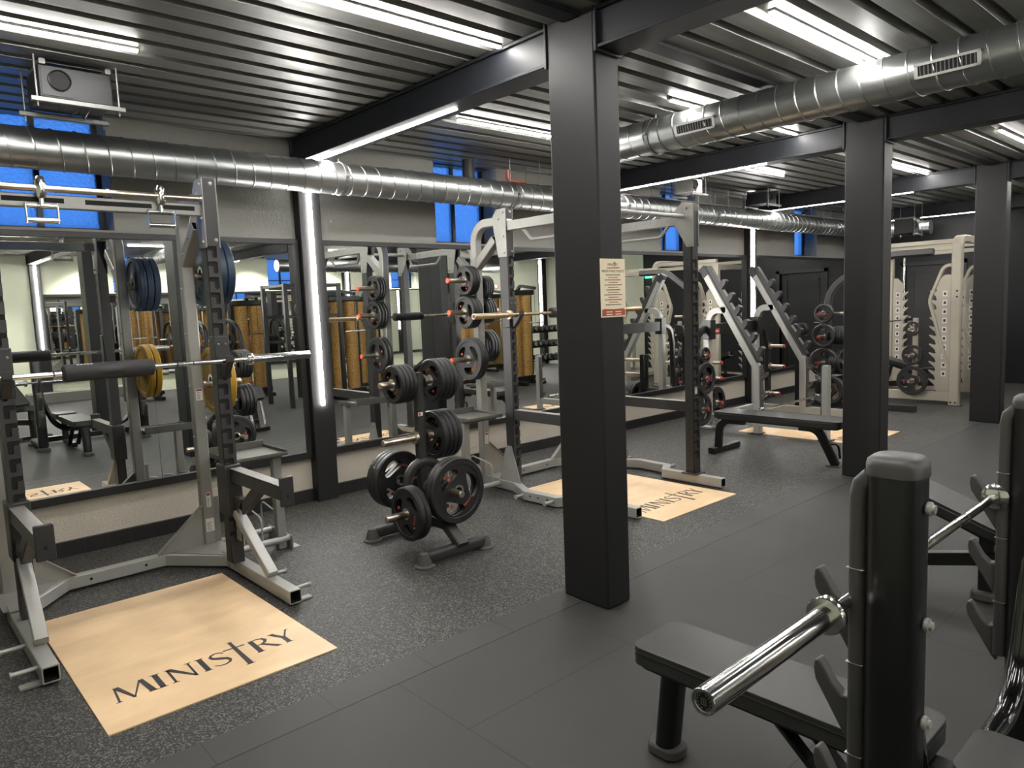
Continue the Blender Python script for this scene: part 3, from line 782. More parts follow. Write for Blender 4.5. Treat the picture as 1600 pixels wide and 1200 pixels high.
# ------------------------------------------------------------------ barbells
def barbell(name, label, x0, y, z, loadlen=.415, pad=None, shaft='chrome', sleeve='chrome', L=2.2, r=.025, cat='barbell', cr=.013):
    t = thing(name, label, cat, (x0+L/2, y, z))
    x1 = x0+L
    B().lathe((x0+loadlen, y, z), (1, 0, 0), [(.0142, 0), (.0142, L-2*loadlen)], 16, cap=False).build('shaft', shaft, t)
    k = B()
    for c in (x0+loadlen+.33, x0+loadlen+.42, x1-loadlen-.33, x1-loadlen-.42): k.lathe((c, y, z), (1, 0, 0), [(.0146, 0), (.0146, .006)], 16, cap=False)
    k.build('grip_ring', 'frame_black', t)
    for xs, d in ((x0, 1), (x1, -1)):
        B().lathe((xs, y, z), (d, 0, 0), [(r-.009, .003), (r-.006, .003), (r-.005, 0), (r-.0015, 0), (r, .002), (r, loadlen-.028)], 28, cap=False).build('sleeve', sleeve, t)
        B().lathe((xs+d*(loadlen-.03), y, z), (d, 0, 0), [(r, 0), (r+cr-.002, .001), (r+cr, .006), (r+cr-.004, .012), (r+cr-.001, .016), (r+cr-.001, .026), (r+.004, .034), (.0142, .036)], 28, cap=False).build('collar', sleeve, t)
        e = B().lathe((xs+d*.003, y, z), (d, 0, 0), [(r-.009, 0), (.0001, 0)], 24, cap=False).build('end_cap', 'hole_black', t)
        mk = B()
        n = V((-d, 0, 0)); o = V((xs+d*.003, y, z))
        rr = r-.009
        for i in range(14):
            if i in (3, 10): continue
            a0, a1 = 2*PI*i/14, 2*PI*(i+.6)/14
            mk.prism([(rr*.92*math.cos(a0), rr*.92*math.sin(a0)), (rr*.92*math.cos(a1), rr*.92*math.sin(a1)), (rr*.74*math.cos(a1), rr*.74*math.sin(a1)), (rr*.74*math.cos(a0), rr*.74*math.sin(a0))], o, (0, 1, 0), (0, 0, 1), n, 0, .0006)
        for a0, a1, z0, z1 in ((-.32, -.2, -.4, .3), (.2, .32, -.3, .4), (-.32, .32, .28, .4), (-.32, .32, -.4, -.28), (-.08, .08, -.2, .2)):
            mk.prism([(a0*rr, z0*rr), (a1*rr, z0*rr), (a1*rr, z1*rr), (a0*rr, z1*rr)], o, (0, 1, 0), (0, 0, 1), n, 0, .0006)
        mk.build('end_emblem', 'steel_rod', e)
    if pad:
        a, c, pr = pad
        p = B().lathe((a, y, z), (1, 0, 0), [(.0145, 0), (pr-.008, 0), (pr, .008), (pr, c-a-.008), (pr-.008, c-a), (.0145, c-a)], 32, cap=False).build('foam_pad', 'foam', t)
        B().lathe(((a+c)/2-.04, y, z), (1, 0, 0), [(pr+.0008, 0), (pr+.0008, .1)], 32, cap=False).build('velcro_band', 'frame_black', p)
        w = B()
        for i in range(5):
            a0 = math.radians(112+i*0); 
            xx = a+.07+i*.016
            w.sphere((xx, y-pr*.42, z+pr*.905), .006, 8, (1.2, .5, .5))
        w.build('printed_logo', 'white_label', p)
    return t

# ------------------------------------------------------------------ squat racks
def slot_plate(b, xi, xo, y0, y1, z0, z1, zs):
    """front plate with L shaped slots that open on its xi edge"""
    s = 1 if xo > xi else -1; w = abs(xo-xi)
    poly = [(0, z0)]
    for z in sorted(zs):
        poly += [(0, z), (.028, z), (.028, z-.036), (.034, z-.044), (.049, z-.044), (.056, z-.036), (.056, z+.020), (.050, z+.028), (0, z+.028)]
    poly += [(0, z1), (w, z1), (w, z0)]
    b.prism(poly, (xi, 0, 0), (s, 0, 0), (0, 0, 1), (0, 1, 0), y0, y1)
def slotted_upright(t, x, y0, z0, z1, inner, w=.075, d=.1, zslots=None, back=False):
    """dark post, front face at y0, centre x; inner=+1/-1 gives the side on which the slots open"""
    zs = zslots or [z0+.18+.0935*i for i in range(int((z1-z0-.5)/.0935))]
    xi = x+inner*w/2; xo = x-inner*w/2
    b = B()
    b.box(x-w/2, x+w/2, y0+.022, y0+d, z0, z1)
    slot_plate(b, xi, xo, y0, y0+.007, z0, z1, zs)
    b.box(min(xo, xo+inner*.012), max(xo, xo+inner*.012), y0+.006, y0+.024, z0, z1)
    u = b.build('upright', 'charcoal', t, ang=30)
    B().box(x-w/2+.0008, x+w/2-.0008, y0+.0075, y0+.0215, z0+.02, z1-.005).build('slot_shade', 'hole_black', u)  # black fill behind the slot plate, their inner shade put into colour
    h = B()
    for z in zs[::1]:
        for yy in (y0+.06,): h.lathe((x+inner*(w/2+.0004), yy, z+.03), (inner, 0, 0), [(.0045, 0), (.0001, .0002)], 8, cap=False)
    h.build('number_hole', 'hole_black', u)
    return u
def bolts(t, pts, n, r=.009, m='pale_silver', name='bolt'):
    b = B(); n = V(n)
    for p in pts: b.lathe(V(p), n, [(r*1.25, 0), (r*1.25, .003), (r, .004), (r*.9, .009), (.0001, .010)], 12, cap=False)
    return b.build(name, m, t)
def j_hook(t, x, y0, z, w=.06, s=1):
    """dark cup on the front of a post: front of post at y0, bar centre at z"""
    h = B(); h.box(x-.045, x+.045, y0-.012, y0+.075, z-.11, z+.15)
    k = h.build('j_hook', 'charcoal', t, bevel=.006)
    p = [(y0-.012, z-.10), (y0-.04, z-.10), (y0-.125, z-.005), (y0-.125, z+.035), (y0-.112, z+.035), (y0-.098, z-.01), (y0-.085, z-.020), (y0-.04, z-.018), (y0-.012, z-.012)]
    B().prism(p, (x-.022, 0, 0), (0, 1, 0), (0, 0, 1), (1, 0, 0), 0, .044).build('hook_lip', 'charcoal', k, bevel=.003)
    bolts(k, [(x-.022, y0-.012, z+.10), (x+.022, y0-.012, z+.10)], (0, -1, 0), .007, 'steel_rod')
    return k
def label_plate(t, x0, x1, y, z0, z1, nm='warning_label', red=True):
    o = B().box(x0, x1, y-.0012, y, z0, z1).build(nm, 'white_label', t)
    b = B()
    if red: b.mi = 0; b.box(x0+.003, x1-.003, y-.0016, y-.001, z1-(z1-z0)*.2, z1-.004)
    if b.v: b.build('label_heading', 'red', o)
    b = B()
    for i in range(5):
        z = z0+(z1-z0)*(.12+.13*i); b.box(x0+.006, x0+.006+(x1-x0-.012)*random.uniform(.5, 1), y-.0016, y-.001, z, z+(z1-z0)*.04)
    b.build('label_print', 'ink', o)
def storage_side(t, xr, s, yr, z0=.7, xw=.46, ym=None):
    """tray and low bumper cradle on the outer side of a rear post at xr, outwards along s"""
    y0 = (yr-.34) if ym is None else ym; y1 = yr+.06
    a = xr+s*.06; c = xr+s*xw; lo, hi = min(a, c), max(a, c)
    b = B(); b.box(lo, hi, y0, y1, z0-.012, z0)
    b.box(lo, hi, y1-.006, y1, z0, z0+.05); b.box(lo, hi, y0, y0+.006, z0, z0+.012); b.box(hi-.006, hi, y0, y1, z0, z0+.02); b.box(lo, lo+.006, y0, y1, z0, z0+.02)
    b.box(lo+.02, hi-.02, y0+.05, y0+.09, z0-.035, z0-.012)
    b.build('storage_tray', 'tray_grey', t, bevel=.002)
    B().bar((c-s*.05, y0+.10, .012), (c-s*.05, y0+.10, z0-.012), .06, .06, (0, 1, 0)).build('tray_leg', 'silver', t)
    r = B()
    for y in (y0+.08, y1-.02): r.cyl((a, y, .075), (c, y, .075), .024, 16)
    r.box(min(c, c+s*.008), max(c, c+s*.008), y0+.03, y1+.03, .012, .10); r.box(min(c, c+s*.06), max(c, c+s*.06), y0+.03, y1+.03, .006, .014)
    r.build('cradle_rail', 'pale_silver', t)
    for k in range(3):
        x = a+s*(.08+.13*k)
        B().tube(fillet([(x, y0+.08, .08), (x, y0+.08, .26), (x, y1-.02, .31), (x, y1-.02, .08)], .045, 5), .0065, 8).build('cradle_divider', 'pale_silver', t)
def top_assembly(t, x, y0, yr, s):
    """side plates at the top of a post, curved tube back to the rear post, accessory stub"""
    for xx in (x-.0435, x+.0375):
        B().prism([(y0-.004, 2.485), (y0+.11, 2.485), (y0+.16, 2.43), (y0+.16, 2.34), (y0+.105, 2.075), (y0-.004, 2.075)], (xx, 0, 0), (0, 1, 0), (0, 0, 1), (1, 0, 0), 0, .006).build('top_plate', 'silver', t, bevel=.001)
    bolts(t, [(x-.0435, y0+.03, 2.45), (x-.0435, y0+.09, 2.40), (x-.0435, y0+.03, 2.25), (x-.0435, y0+.03, 2.11)], (-1, 0, 0))
    bolts(t, [(x+.0435, y0+.03, 2.45), (x+.0435, y0+.09, 2.40), (x+.0435, y0+.03, 2.25), (x+.0435, y0+.03, 2.11)], (1, 0, 0))
    bolts(t, [(x+.01, y0, 2.455), (x+.02, y0, 2.12)], (0, -1, 0))
    xr = x+s*.02
    B().sweep(fillet([(x, y0+.10, 2.385), (xr, yr+.0, 2.385), (xr, yr, 2.06)], .2, 10), rect(.074, .074, .006), (1, 0, 0)).build('curved_tube', 'silver', t)
    B().sweep([(xr, yr-.02, 2.02), (xr, yr-.28, 2.235)], rect(.074, .074, .005), (1, 0, 0), hollow=(1,)).build('accessory_stub', 'silver', t)
    bolts(t, [(xr-s*.0375, yr-.08, 2.07), (xr-s*.0375, yr-.2, 2.165)], (-s, 0, 0), .007)
def rear_post(t, x, yr, s):
    B().bar((x, yr, .10), (x, yr, 2.10), .075, .075, (0, 1, 0), .006).build('rear_upright', 'silver', t)
    bolts(t, [(x-s*.0375, yr, z) for z in (.25, .55, .85, 1.2, 1.55, 1.85)], (-s, 0, 0), .008)
def chevron(t, cx, yr, ym, hx, wing=.3):
    """low cross member at the back with angled wings and triangular gussets"""
    h = .076
    B().sweep([(cx-hx, ym+.12, .059), (cx-hx+wing, yr+.01, .059), (cx+hx-wing, yr+.01, .059), (cx+hx, ym+.12, .059)], rect(.07, h, .004), (0, 0, 1)).build('base_cross_member', 'pale_silver', t)
    for s in (-1, 1):
        a = cx+s*(hx-wing-.02); c = cx+s*(hx+.06)
        B().prism([(a, yr+.045), (c, yr+.05), (c, ym+.1), (cx+s*(hx-.03), ym+.1)], (0, 0, .097), (1, 0, 0), (0, 1, 0), (0, 0, 1), 0, .005).build('base_plate', 'silver', t)
    for s in (-1, 1):
        g = B()
        a = s*(hx-wing-.06); c = s*(hx+.06)
        g.prism([(a, .102), (c, .102), (c, .42), (c-s*.06, .42)], (cx, 0, 0), (1, 0, 0), (0, 0, 1), (0, 1, 0), yr-.02, yr-.014)
        g.sweep([(cx+a, yr-.017, .104), (cx+c-s*.06, yr-.017, .42)], rect(.04, .006, 0), (0, 0, 1))
        g.build('gusset', 'silver', t)
    hb = B()
    for q in (-.16, .16):
        hb.lathe((cx+q, yr-.0255, .06), (0, -1, 0), [(.009, 0), (.0001, .0004)], 12, cap=False)
    hb.build('bolt_hole', 'hole_black', t)

# rack 1
RC, RY, RR = 1.123, 4.50, 5.07
t = thing('squat_rack', 'silver and charcoal half rack over the nearest platform, padded barbell in its hooks', 'squat rack', (RC, RY, .006), 'squat racks')
for s in (-1, 1):
    x = RC+s*.56; xf = RC+s*.597
    f = B().sweep([(xf, 3.795, .059), (xf, 4.66, .059)], rect(.072, .078, .004), (0, 0, 1), hollow=(0,)).build('foot_tube', 'pale_silver', t)
    B().bar((xf, 4.663, .062), (xf, 4.79, .062), .074, .09).build('foot_joint', 'silver', t)
    for y in (3.86, 4.5): B().box(xf-.03, xf+.03, y-.03, y+.03, .006, .022).build('levelling_foot', 'foot_rubber', f)
    B().box(min(xf+s*.03, xf+s*.12), max(xf+s*.03, xf+s*.12), 3.83, 3.88, .006, .018).build('floor_bracket', 'silver', f, bevel=.002)
    for y in (3.90, 4.22): B().lathe((xf+s*.036, y, .066), (s, 0, 0), [(.011, 0), (.011, .10), (.016, .101), (.016, .108)], 14).build('band_peg', 'pale_silver', t)
    B().sweep([(x+s*.008, 4.475, .43), (x+s*.025, 4.06, .125)], rect(.062, .05, .004), (0, 0, 1)).build('brace', 'pale_silver', t)
    B().box(x-.0, x+.006, 4.44, 4.60, .25, .47).build('brace_plate', 'pale_silver', t, bevel=.002)
    slotted_upright(t, x, RY, .10, 2.485, -s)
    rear_post(t, RC+s*.58, RR, s)
    top_assembly(t, x, RY, RR, s)
    # spotter arm with its sleeve
    sl = B().box(x-.052, x+.052, 4.478, 4.63, .42, .735).build('arm_sleeve', 'charcoal', t, bevel=.008)
    a = B(); a.bar((x+s*.012, 4.48, .672), (x+s*.012, 3.765, .672), .062, .085)
    a.bar((x+s*.012, 4.48, .50), (x+s*.012, 4.35, .50), .05, .07); a.bar((x+s*.012, 4.37, .47), (x+s*.012, 4.10, .65), .05, .07)
    ar = a.build('spotter_arm', 'charcoal', t)
    B().box(x+s*.012-.034, x+s*.012+.034, 4.44-.68, 4.475, .7145, .7165).build('arm_liner', 'silver', ar)
    B().box(x+s*.012-.04, x+s*.012+.04, 3.745, 3.766, .60, .765).build('arm_stop', 'charcoal', ar, bevel=.006)
    bolts(ar, [(x+s*.012, 3.745, .66)], (0, -1, 0), .006, 'hole_black', 'stop_hole')
    j_hook(t, x, RY, 1.388)
chevron(t, RC, RR, RY+.1, .597)
b = B(); b.bar((RC-.52, RY+.06, 2.30), (RC+.52, RY+.06, 2.30), .05, .07); cb = b.build('cross_beam', 'silver', t)
hb = B()
for a0, a1 in ((-.48, -.2), (-.1, .24), (.3, .48)): hb.box(RC+a0, RC+a1, RY+.0345, RY+.036, 2.292, 2.318)
hb.build('beam_slot', 'hole_black', cb)
b = B(); b.cyl((RC-.52, RY+.02, 2.362), (RC+.52, RY+.02, 2.362), .018, 18)
for q in (-.5, -.30, .0, .26, .5): b.lathe((RC+q, RY+.02, 2.362), (1, 0, 0), [(.023, 0), (.023, .02)], 18)
b.build('pull_up_bar', 'worn_chrome', t)
for gx in (.815, 1.408):
    g = B(); g.lathe((gx, RY+.02, 2.31), (0, 0, 1), [(.019, 0), (.026, .012), (.027, .095), (.02, .112), (.0001, .116)], 20); g.cyl((gx, RY+.02, 2.27), (gx, RY+.02, 2.315), .014, 14)
    gg = g.build('swivel_grip', 'chrome', t)
    h = B(); w = .072
    h.cyl((gx-w, RY+.02, 2.272), (gx+w, RY+.02, 2.272), .010, 12); h.cyl((gx-w, RY+.02, 2.196), (gx+w, RY+.02, 2.196), .0135, 14)
    for q in (-w, w): h.bar((gx+q, RY+.02, 2.18), (gx+q, RY+.02, 2.285), .010, .026, (0, 1, 0))
    h.build('grip_frame', 'chrome', gg)
storage_side(t, RC+.58, 1, RR, .70)
label_plate(t, RC+.58-.02, RC+.58+.025, RR-.0378, 1.10, 1.18)
label_plate(t, RC+.58-.025, RC+.58+.03, RR-.0378, .19, .28, red=False)
label_plate(t, RC+.58-.01, RC+.58+.02, RR-.0378, .36, .46)
for z in (1.93, 1.20): peg(t, (RC+.58+.0375, RR, z), (1, 0, 0), .27, None)
for z in (1.93, 1.20): peg(t, (RC-.58-.0375, RR, z), (-1, 0, 0), .27, None)
barbell('barbell', 'long barbell with a black foam pad resting in the hooks of the nearest rack', 1.123-1.1, 4.425, 1.388, pad=(.812, 1.262, .047), shaft='chrome')
xb = RC+.58+.085
stack(('b', .45, .052, 'blue', 'navy_deep'), 3, (xb, RR, 1.955), (1, 0, 0), 0, 'blue bumper plate', 'the upper peg of the nearest rack', 'blue bumper plates on the nearest rack')
stack(('b', .45, .048, 'yellow', 'yellow'), 2, (xb+.01, RR, 1.225), (1, 0, 0), 0, 'yellow bumper plate', 'the lower peg of the nearest rack', 'yellow bumper plates on the nearest rack')

# rack 2: full cage
C2, Y2, F2, R2 = 4.865, 4.66, 3.60, 5.09
t = thing('power_rack', 'silver and charcoal power rack on the second wooden platform, black plates on its left pegs', 'squat rack', (C2, 4.2, .006), 'squat racks')
for s in (-1, 1):
    x = C2+s*.60
    slotted_upright(t, x, Y2, .10, 2.485, -s); slotted_upright(t, x, F2, .10, 2.40, -s)
    rear_post(t, C2+s*.625, R2, s)
    top_assembly(t, x, Y2, R2, s)
    # top beam, front plate, multi grip handle
    tb = B().bar((x, Y2+.02, 2.335), (x, F2+.05, 2.335), .06, .08).build('side_beam', 'silver', t)
    bolts(tb, [(x-s*.03, Y2-.1-.17*k, 2.345) for k in range(5)], (-s, 0, 0), .007)
    B().tube(fillet([(x-s*.03, Y2-.14, 2.30), (x-s*.05, Y2-.22, 2.205), (x-s*.05, F2+.33, 2.205), (x-s*.03, F2+.25, 2.30)], .04, 4), .014, 10).build('grip_handle', 'silver', t)
    for xx in (x-.0435, x+.0375):
        B().prism([(F2-.01, 2.10), (F2+.06, 2.10), (F2+.20, 2.33), (F2+.20, 2.40), (F2+.1, 2.49), (F2-.01, 2.46)], (xx, 0, 0), (0, 1, 0), (0, 0, 1), (1, 0, 0), 0, .006).build('top_plate', 'silver', t, bevel=.001)
    bolts(t, [(x-.0435, F2+.03, 2.13), (x-.0435, F2+.14, 2.36), (x-.0435, F2+.06, 2.43)], (-1, 0, 0))
    # low side rail bending out around the platform
    pts = [(x-s*.01, F2-.26, .059), (x-s*.01, F2+.34, .059), (x+s*.15, F2+.44, .059), (x+s*.17, F2+.78, .059), (x+s*.03, F2+1.06, .059), (x+s*.02, R2, .059)]
    rl = B().sweep(pts, rect(.072, .078, .004), (0, 0, 1), hollow=(0,)).build('base_rail', 'pale_silver', t)
    hb = B()
    for y in (F2+.52, F2+.62, F2+.71): hb.lathe((x+s*(.15+.02*(y-F2-.44)/.34+.0365), y, .064), (s, 0, 0), [(.009, 0), (.0001, .0006)], 12, cap=False)
    hb.build('bolt_hole', 'hole_black', rl)
    for y in (F2+.46, F2+.80): B().lathe((x+s*.185, y, .06), (s, 0, 0), [(.013, 0), (.013, .09), (.019, .091), (.019, .10)], 14).build('band_peg', 'pale_silver', rl)
    for y in (F2-.2, F2+.2, F2+1.3): B().box(x-s*.01-.03, x-s*.01+.03, y-.03, y+.03, .006, .022).build('levelling_foot', 'foot_rubber', rl)
    B().box(x-.07, x+.07, F2-.03, F2+.13, .098, .108).build('post_foot', 'charcoal', t, bevel=.002)
    g = B(); g.prism([(Y2-.10, .03), (Y2+.22, .03), (Y2+.10, .42), (Y2+.03, .42)], (x+s*.042, 0, 0), (0, 1, 0), (0, 0, 1), (s, 0, 0), 0, .008); g.build('post_gusset', 'pale_silver', t, bevel=.002)
    bolts(t, [(x+s*.05, Y2+.065, .38), (x+s*.05, Y2+.06, .22), (x+s*.05, Y2-.05, .06), (x+s*.05, Y2+.17, .06)], (s, 0, 0))
    sb = B().bar((x, Y2-.0, .70), (x, F2+.10, .70), .06, .088).build('safety_beam', 'charcoal', t)
    B().box(x-.031, x+.031, F2+.11, Y2-.01, .7445, .7465).build('beam_liner', 'silver', sb)
    j_hook(t, x, Y2, 1.575)
    for z in (1.893, 1.612, 1.19): peg(t, (C2+s*(.625+.0375), R2, z), (s, 0, 0), .30, 'orange')
    storage_side(t, C2+s*.625, s, R2, .70)
chevron(t, C2, R2, Y2+.12, .60)
b = B(); b.cyl((C2-.57, F2+.10, 2.365), (C2+.57, F2+.10, 2.365), .019, 18); b.build('pull_up_bar', 'pale_silver', t)
lp = B().box(C2-.6-.03, C2-.6+.03, Y2-.0052, Y2-.004, 2.315, 2.395).build('maker_plate', 'white_label', t)
b = B()
for z0, z1 in ((2.37, 2.378), (2.34, 2.355)): b.box(C2-.6-.022, C2-.6+.022, Y2-.006, Y2-.005, z0, z1)
b.build('plate_print', 'ink', lp)
label_plate(t, C2+.6-.035, C2+.6+.0, F2-.0005, .82, .88)
label_plate(t, C2-.625-.02, C2-.625+.02, R2-.0378, .40, .50)
barbell('barbell', 'barbell with tan sleeves and a black pad in the hooks of the power rack', 4.865-1.1, Y2-.075, 1.578, pad=(4.66, 5.06, .045), shaft='tan_sleeve', sleeve='tan_sleeve')
for s, nm in ((-1, 'left'), (1, 'right')):
    xb = C2+s*(.625+.06); rz = 0 if s < 0 else PI
    n = (3, 3, 2) if s < 0 else (4, 4, 3)
    for (d, th, z), k, pn in zip(((.262, .030, 1.893), (.292, .034, 1.612), (.385, .042, 1.19)), n, ('top', 'middle', 'bottom')):
        stack(('t', d, th), k, (xb, R2, z), (s, 0, 0), rz, 'black rubber plate', 'the %s %s peg of the power rack' % (pn, nm), 'black plates on the power rack, %s side' % nm)

# ------------------------------------------------------------------ plate tree
TX, TY = 2.86, 4.12
t = thing('plate_tree', 'dark grey weight plate tree standing between the two squat racks', 'plate rack', (TX, TY, .006))
for y in (3.745, 4.47):
    x0 = 2.60 if y < 4 else 2.66; x1 = x0+.46
    b = B().sweep([(x0, y, .062), (x1, y, .062)], rrect(.075, .075, .022, 4), (0, 0, 1)); lg = b.build('foot_bar', 'charcoal', t, ang=50)
    for x in (x0-.02, x1+.02):
        e = B(); e.lathe((x, y, .006), (0, 0, 1), [(.068, 0), (.068, .012), (.05, .02), (.045, .05), (.03, .09), (.0001, .1)], 20)
        e.build('rubber_foot', 'foot_rubber', lg)
B().sweep([(TX, 3.70, .085), (TX, 3.86, .20), (TX, 4.36, .20), (TX, 4.50, .085)], rect(.085, .06, .008), (0, 0, 1)).build('base_beam', 'charcoal', t)
B().sweep([(TX, TY, .22), (TX, TY, 1.215)], rrect(.075, .075, .028, 4), (0, 1, 0)).build('pole', 'charcoal', t, ang=50)
B().cyl((TX, TY, 1.21), (TX, TY, 1.222), .034, 18).build('pole_cap', 'black_paint', t)
B().sweep(fillet([(TX-.14, TY-.02, .18), (TX-.14, TY-.02, .60), (TX+.14, TY-.02, .60), (TX+.14, TY-.02, .18)], .13, 8), rect(.06, .05, .01), (0, 1, 0)).build('arch_tube', 'charcoal', t, ang=50)
lp = B().box(TX-.0385, TX+.002, TY-.0390, TY-.0375, .925, .95).build('pole_label', 'white_label', t)
B().box(TX-.034, TX-.016, TY-.0395, TY-.0389, .928, .947).build('label_print', 'rust_orange', lp)
for z in (1.158, .772):
    for s in (-1, 1): peg(t, (TX+s*.037, TY, z), (s, 0, 0), .27, None)
peg(t, (TX, TY-.06, .435), (0, -1, 0), .38, None); peg(t, (TX, TY+.06, .435), (0, 1, 0), .34, None)
peg(t, (TX-.05, TY-.15, .305), (-1, 0, 0), .36, None)
G = 'black plates on the plate tree'
stack(('t', .262, .030), 4, (TX-.085, TY, 1.158), (-1, 0, 0), 0, 'small black plate', 'the left upper peg of the plate tree', G)
stack(('t', .30, .034), 4, (TX+.10, TY, 1.158), (1, 0, 0), PI, 'black plate', 'the right upper peg of the plate tree', G)
stack(('t', .345, .038), 4, (TX+.085, TY, .772), (1, 0, 0), PI, 'black plate', 'the right middle peg of the plate tree', G)
stack(('t', .45, .042), 2, (TX+.05, TY-.255, .435), (0, -1, 0), PI/2, 'large black plate', 'the front low peg of the plate tree', G)
stack(('t', .42, .042), 3, (TX-.06, TY+.18, .450), (0, 1, 0), -PI/2, 'large black plate', 'the back low peg of the plate tree', G)
stack(('t', .365, .040), 2, (TX-.172, TY-.15, .305), (-1, 0, 0), 0, 'black plate', 'the left low peg of the plate tree', G)

# ------------------------------------------------------------------ benches
def pad(t, c, L, w, h, ax, tilt=0, nm='seat_pad', m='vinyl', taper=1., r=.04):
    """upholstered pad: centre c, long axis ax (unit, horizontal), tilted about the cross axis"""
    c = V(c); ax = V(ax).normalized(); side = V((-ax.y, ax.x, 0)); ax2 = (ax*math.cos(tilt)+V((0, 0, 1))*math.sin(tilt)); up = side.cross(ax2)*-1
    if up.z < 0: up = -up
    pl = [(p[0], p[1]*(1-(1-taper)*(p[0]/L+.5))) for p in rrect(L, w, r, 5)]
    o = B().prism(pl, c, ax2, side, up, -h/2, h/2).build(nm, m, t, bevel=min(.018, h*.3), seg=3, ang=50)
    k = [c+ax2*p[0]*.997+side*p[1]*.997+up*(h*.2) for p in pl]
    B().sweep(k, circ(.0035, 6), up, closed=True).build('piping', 'black_paint', o)
    bs = [(p[0]*.96, p[1]*.9) for p in pl]
    B().prism(bs, c, ax2, side, up, -h/2-.014, -h/2+.004).build('pad_base', 'black_paint', o)
    return o
# flat bench in front of rack 3
t = thing('flat_bench', 'black padded flat bench standing before the rack with slanted uprights', 'bench', (6.72, 3.6, .006))
FX = 6.75
pad(t, (FX, 3.50, .440), 1.32, .32, .065, (0, 1, 0))
B().bar((FX, 2.98, .385), (FX, 4.0, .385), .06, .035).build('bench_beam', 'black_paint', t)
B().sweep(fillet([(FX, 3.88, .37), (FX, 4.17, .37), (FX, 4.19, .05)], .14, 8), rect(.075, .055, .008), (1, 0, 0)).build('rear_leg', 'black_paint', t)
B().bar((FX-.12, 4.2, .04), (FX+.40, 4.2, .04), .075, .06).build('rear_foot', 'black_paint', t)
B().sweep(fillet([(FX+.02, 3.3, .37), (FX+.02, 3.12, .37), (FX+.10, 2.98, .012)], .12, 8), rect(.075, .06, .008), (1, 0, 0)).build('front_leg', 'black_paint', t)
B().box(FX+.04, FX+.16, 2.92, 3.05, .006, .014).build('front_foot', 'foot_rubber', t, bevel=.002)
B().tube(fillet([(FX+.05, 3.06, .22), (FX+.20, 3.0, .20), (FX+.2, 2.98, .06)], .06, 6), .012, 10).build('carry_handle', 'black_paint', t)

# rack 3: slanted uprights with stepped hooks
LX, RX = 7.96, 9.13
t = thing('squat_rack', 'pale rack with two slanted uprights carrying stepped black hooks', 'squat rack', (8.5, 4.3, .006), 'squat racks')
for x, s in ((LX, -1), (RX, 1)):
    b = B().sweep(fillet([(x, 4.40, .02), (x, 4.40, .80), (x, 5.10, 1.97)], .12, 5), rect(.085, .085, .008), (1, 0, 0)); b.build('slanted_upright', 'pale_silver', t)
    B().box(x-.065, x+.065, 4.335, 4.465, .006, .02).build('post_foot', 'charcoal', t)
    B().sweep(fillet([(x, 4.80, 1.50), (x, 5.02, 1.50), (x, 5.08, 1.2)], .24, 8), rect(.085, .085, .008), (1, 0, 0)).build('arch_tube', 'pale_silver', t)
    B().bar((x, 5.08, .04), (x, 5.08, 1.22), .085, .085, (0, 1, 0), .008).build('rear_post', 'pale_silver', t)
    B().box(x-.07, x+.07, 4.99, 5.17, .006, .05).build('rear_foot', 'aluminium', t, bevel=.012)
    # stepped black hook rail on the front of the slanted part
    d = V((0, .70, 1.17)).normalized(); nrm = V((0, -d.z, d.y)); o = V((x, 4.40, .80))+nrm*.045
    rp = [(.05, 0), (.05, .05)]
    for k in range(6):
        u = .10+.19*k
        rp += [(u, .055), (u+.03, .125), (u+.06, .155), (u+.092, .145), (u+.10, .12), (u+.07, .065)]
    rp += [(1.40, .055), (1.40, 0)]
    B().prism(rp, o, d, nrm, (1, 0, 0), -.036, .036).build('stepped_hook', 'charcoal', t, bevel=.003)
    B().sweep([o+d*.06+nrm*.006, o+d*1.40+nrm*.006], rect(.09, .02, .004), nrm).build('hook_strip', 'charcoal', t)
    B().bar(V((x, 5.06, 1.93)), V((x, 5.14, 2.03)), .09, .09, (1, 0, 0)).build('end_cap', 'frame_black', t)
    # low catches: on the main post and on a short front post
    B().bar((x, 3.575, .02), (x, 3.575, .86), .085, .07, (0, 1, 0), .006).build('front_post', 'pale_silver', t)
    B().box(x-.065, x+.065, 3.50, 3.64, .006, .02).build('post_foot', 'charcoal', t)
    for y, q in ((4.355, -1), (3.61, 1)):
        p = [(0, .14)]
        for z in (.22, .45, .68):
            p += [(q*.012, z-.02), (q*.075, z+.03), (q*.085, z+.07), (q*.065, z+.07), (q*.04, z+.03), (q*.02, z+.03)]
        p += [(q*.012, .84), (0, .84)]
        B().prism(p, (x, y, 0), (0, 1, 0), (0, 0, 1), (1, 0, 0), -.03, .03).build('low_catch', 'grey_plastic', t, bevel=.003)
    B().bar((x, 3.62, .15), (x, 4.36, .15), .07, .09).build('base_rail', 'pale_silver', t)
    B().bar((x, 4.44, .15), (x, 5.04, .15), .07, .09).build('rear_rail', 'pale_silver', t)
    # black bracket with plate pegs
    B().box(x-.06, x+.06, 5.0, 5.125, 1.14, 1.38).build('bracket', 'black_paint', t, bevel=.004)
    B().sweep(fillet([(x+s*.04, 5.08, 1.28), (x+s*.22, 5.08, 1.22), (x+s*.30, 5.06, .95), (x+s*.30, 5.06, .25), (x+s*.05, 5.06, .25)], .2, 8), rect(.07, .07, .01), (0, 1, 0)).build('storage_arm', 'black_paint', t)
    for z, L in ((.96, .17 if s < 0 else .22), (.68, .15 if s < 0 else .22), (.30, .15)): peg(t, (x+s*.30, 5.03, z), (0, -1, 0), L, 'red')
B().bar((LX+.05, 5.08, 1.26), (RX-.05, 5.08, 1.26), .06, .14).build('rear_beam', 'black_paint', t)
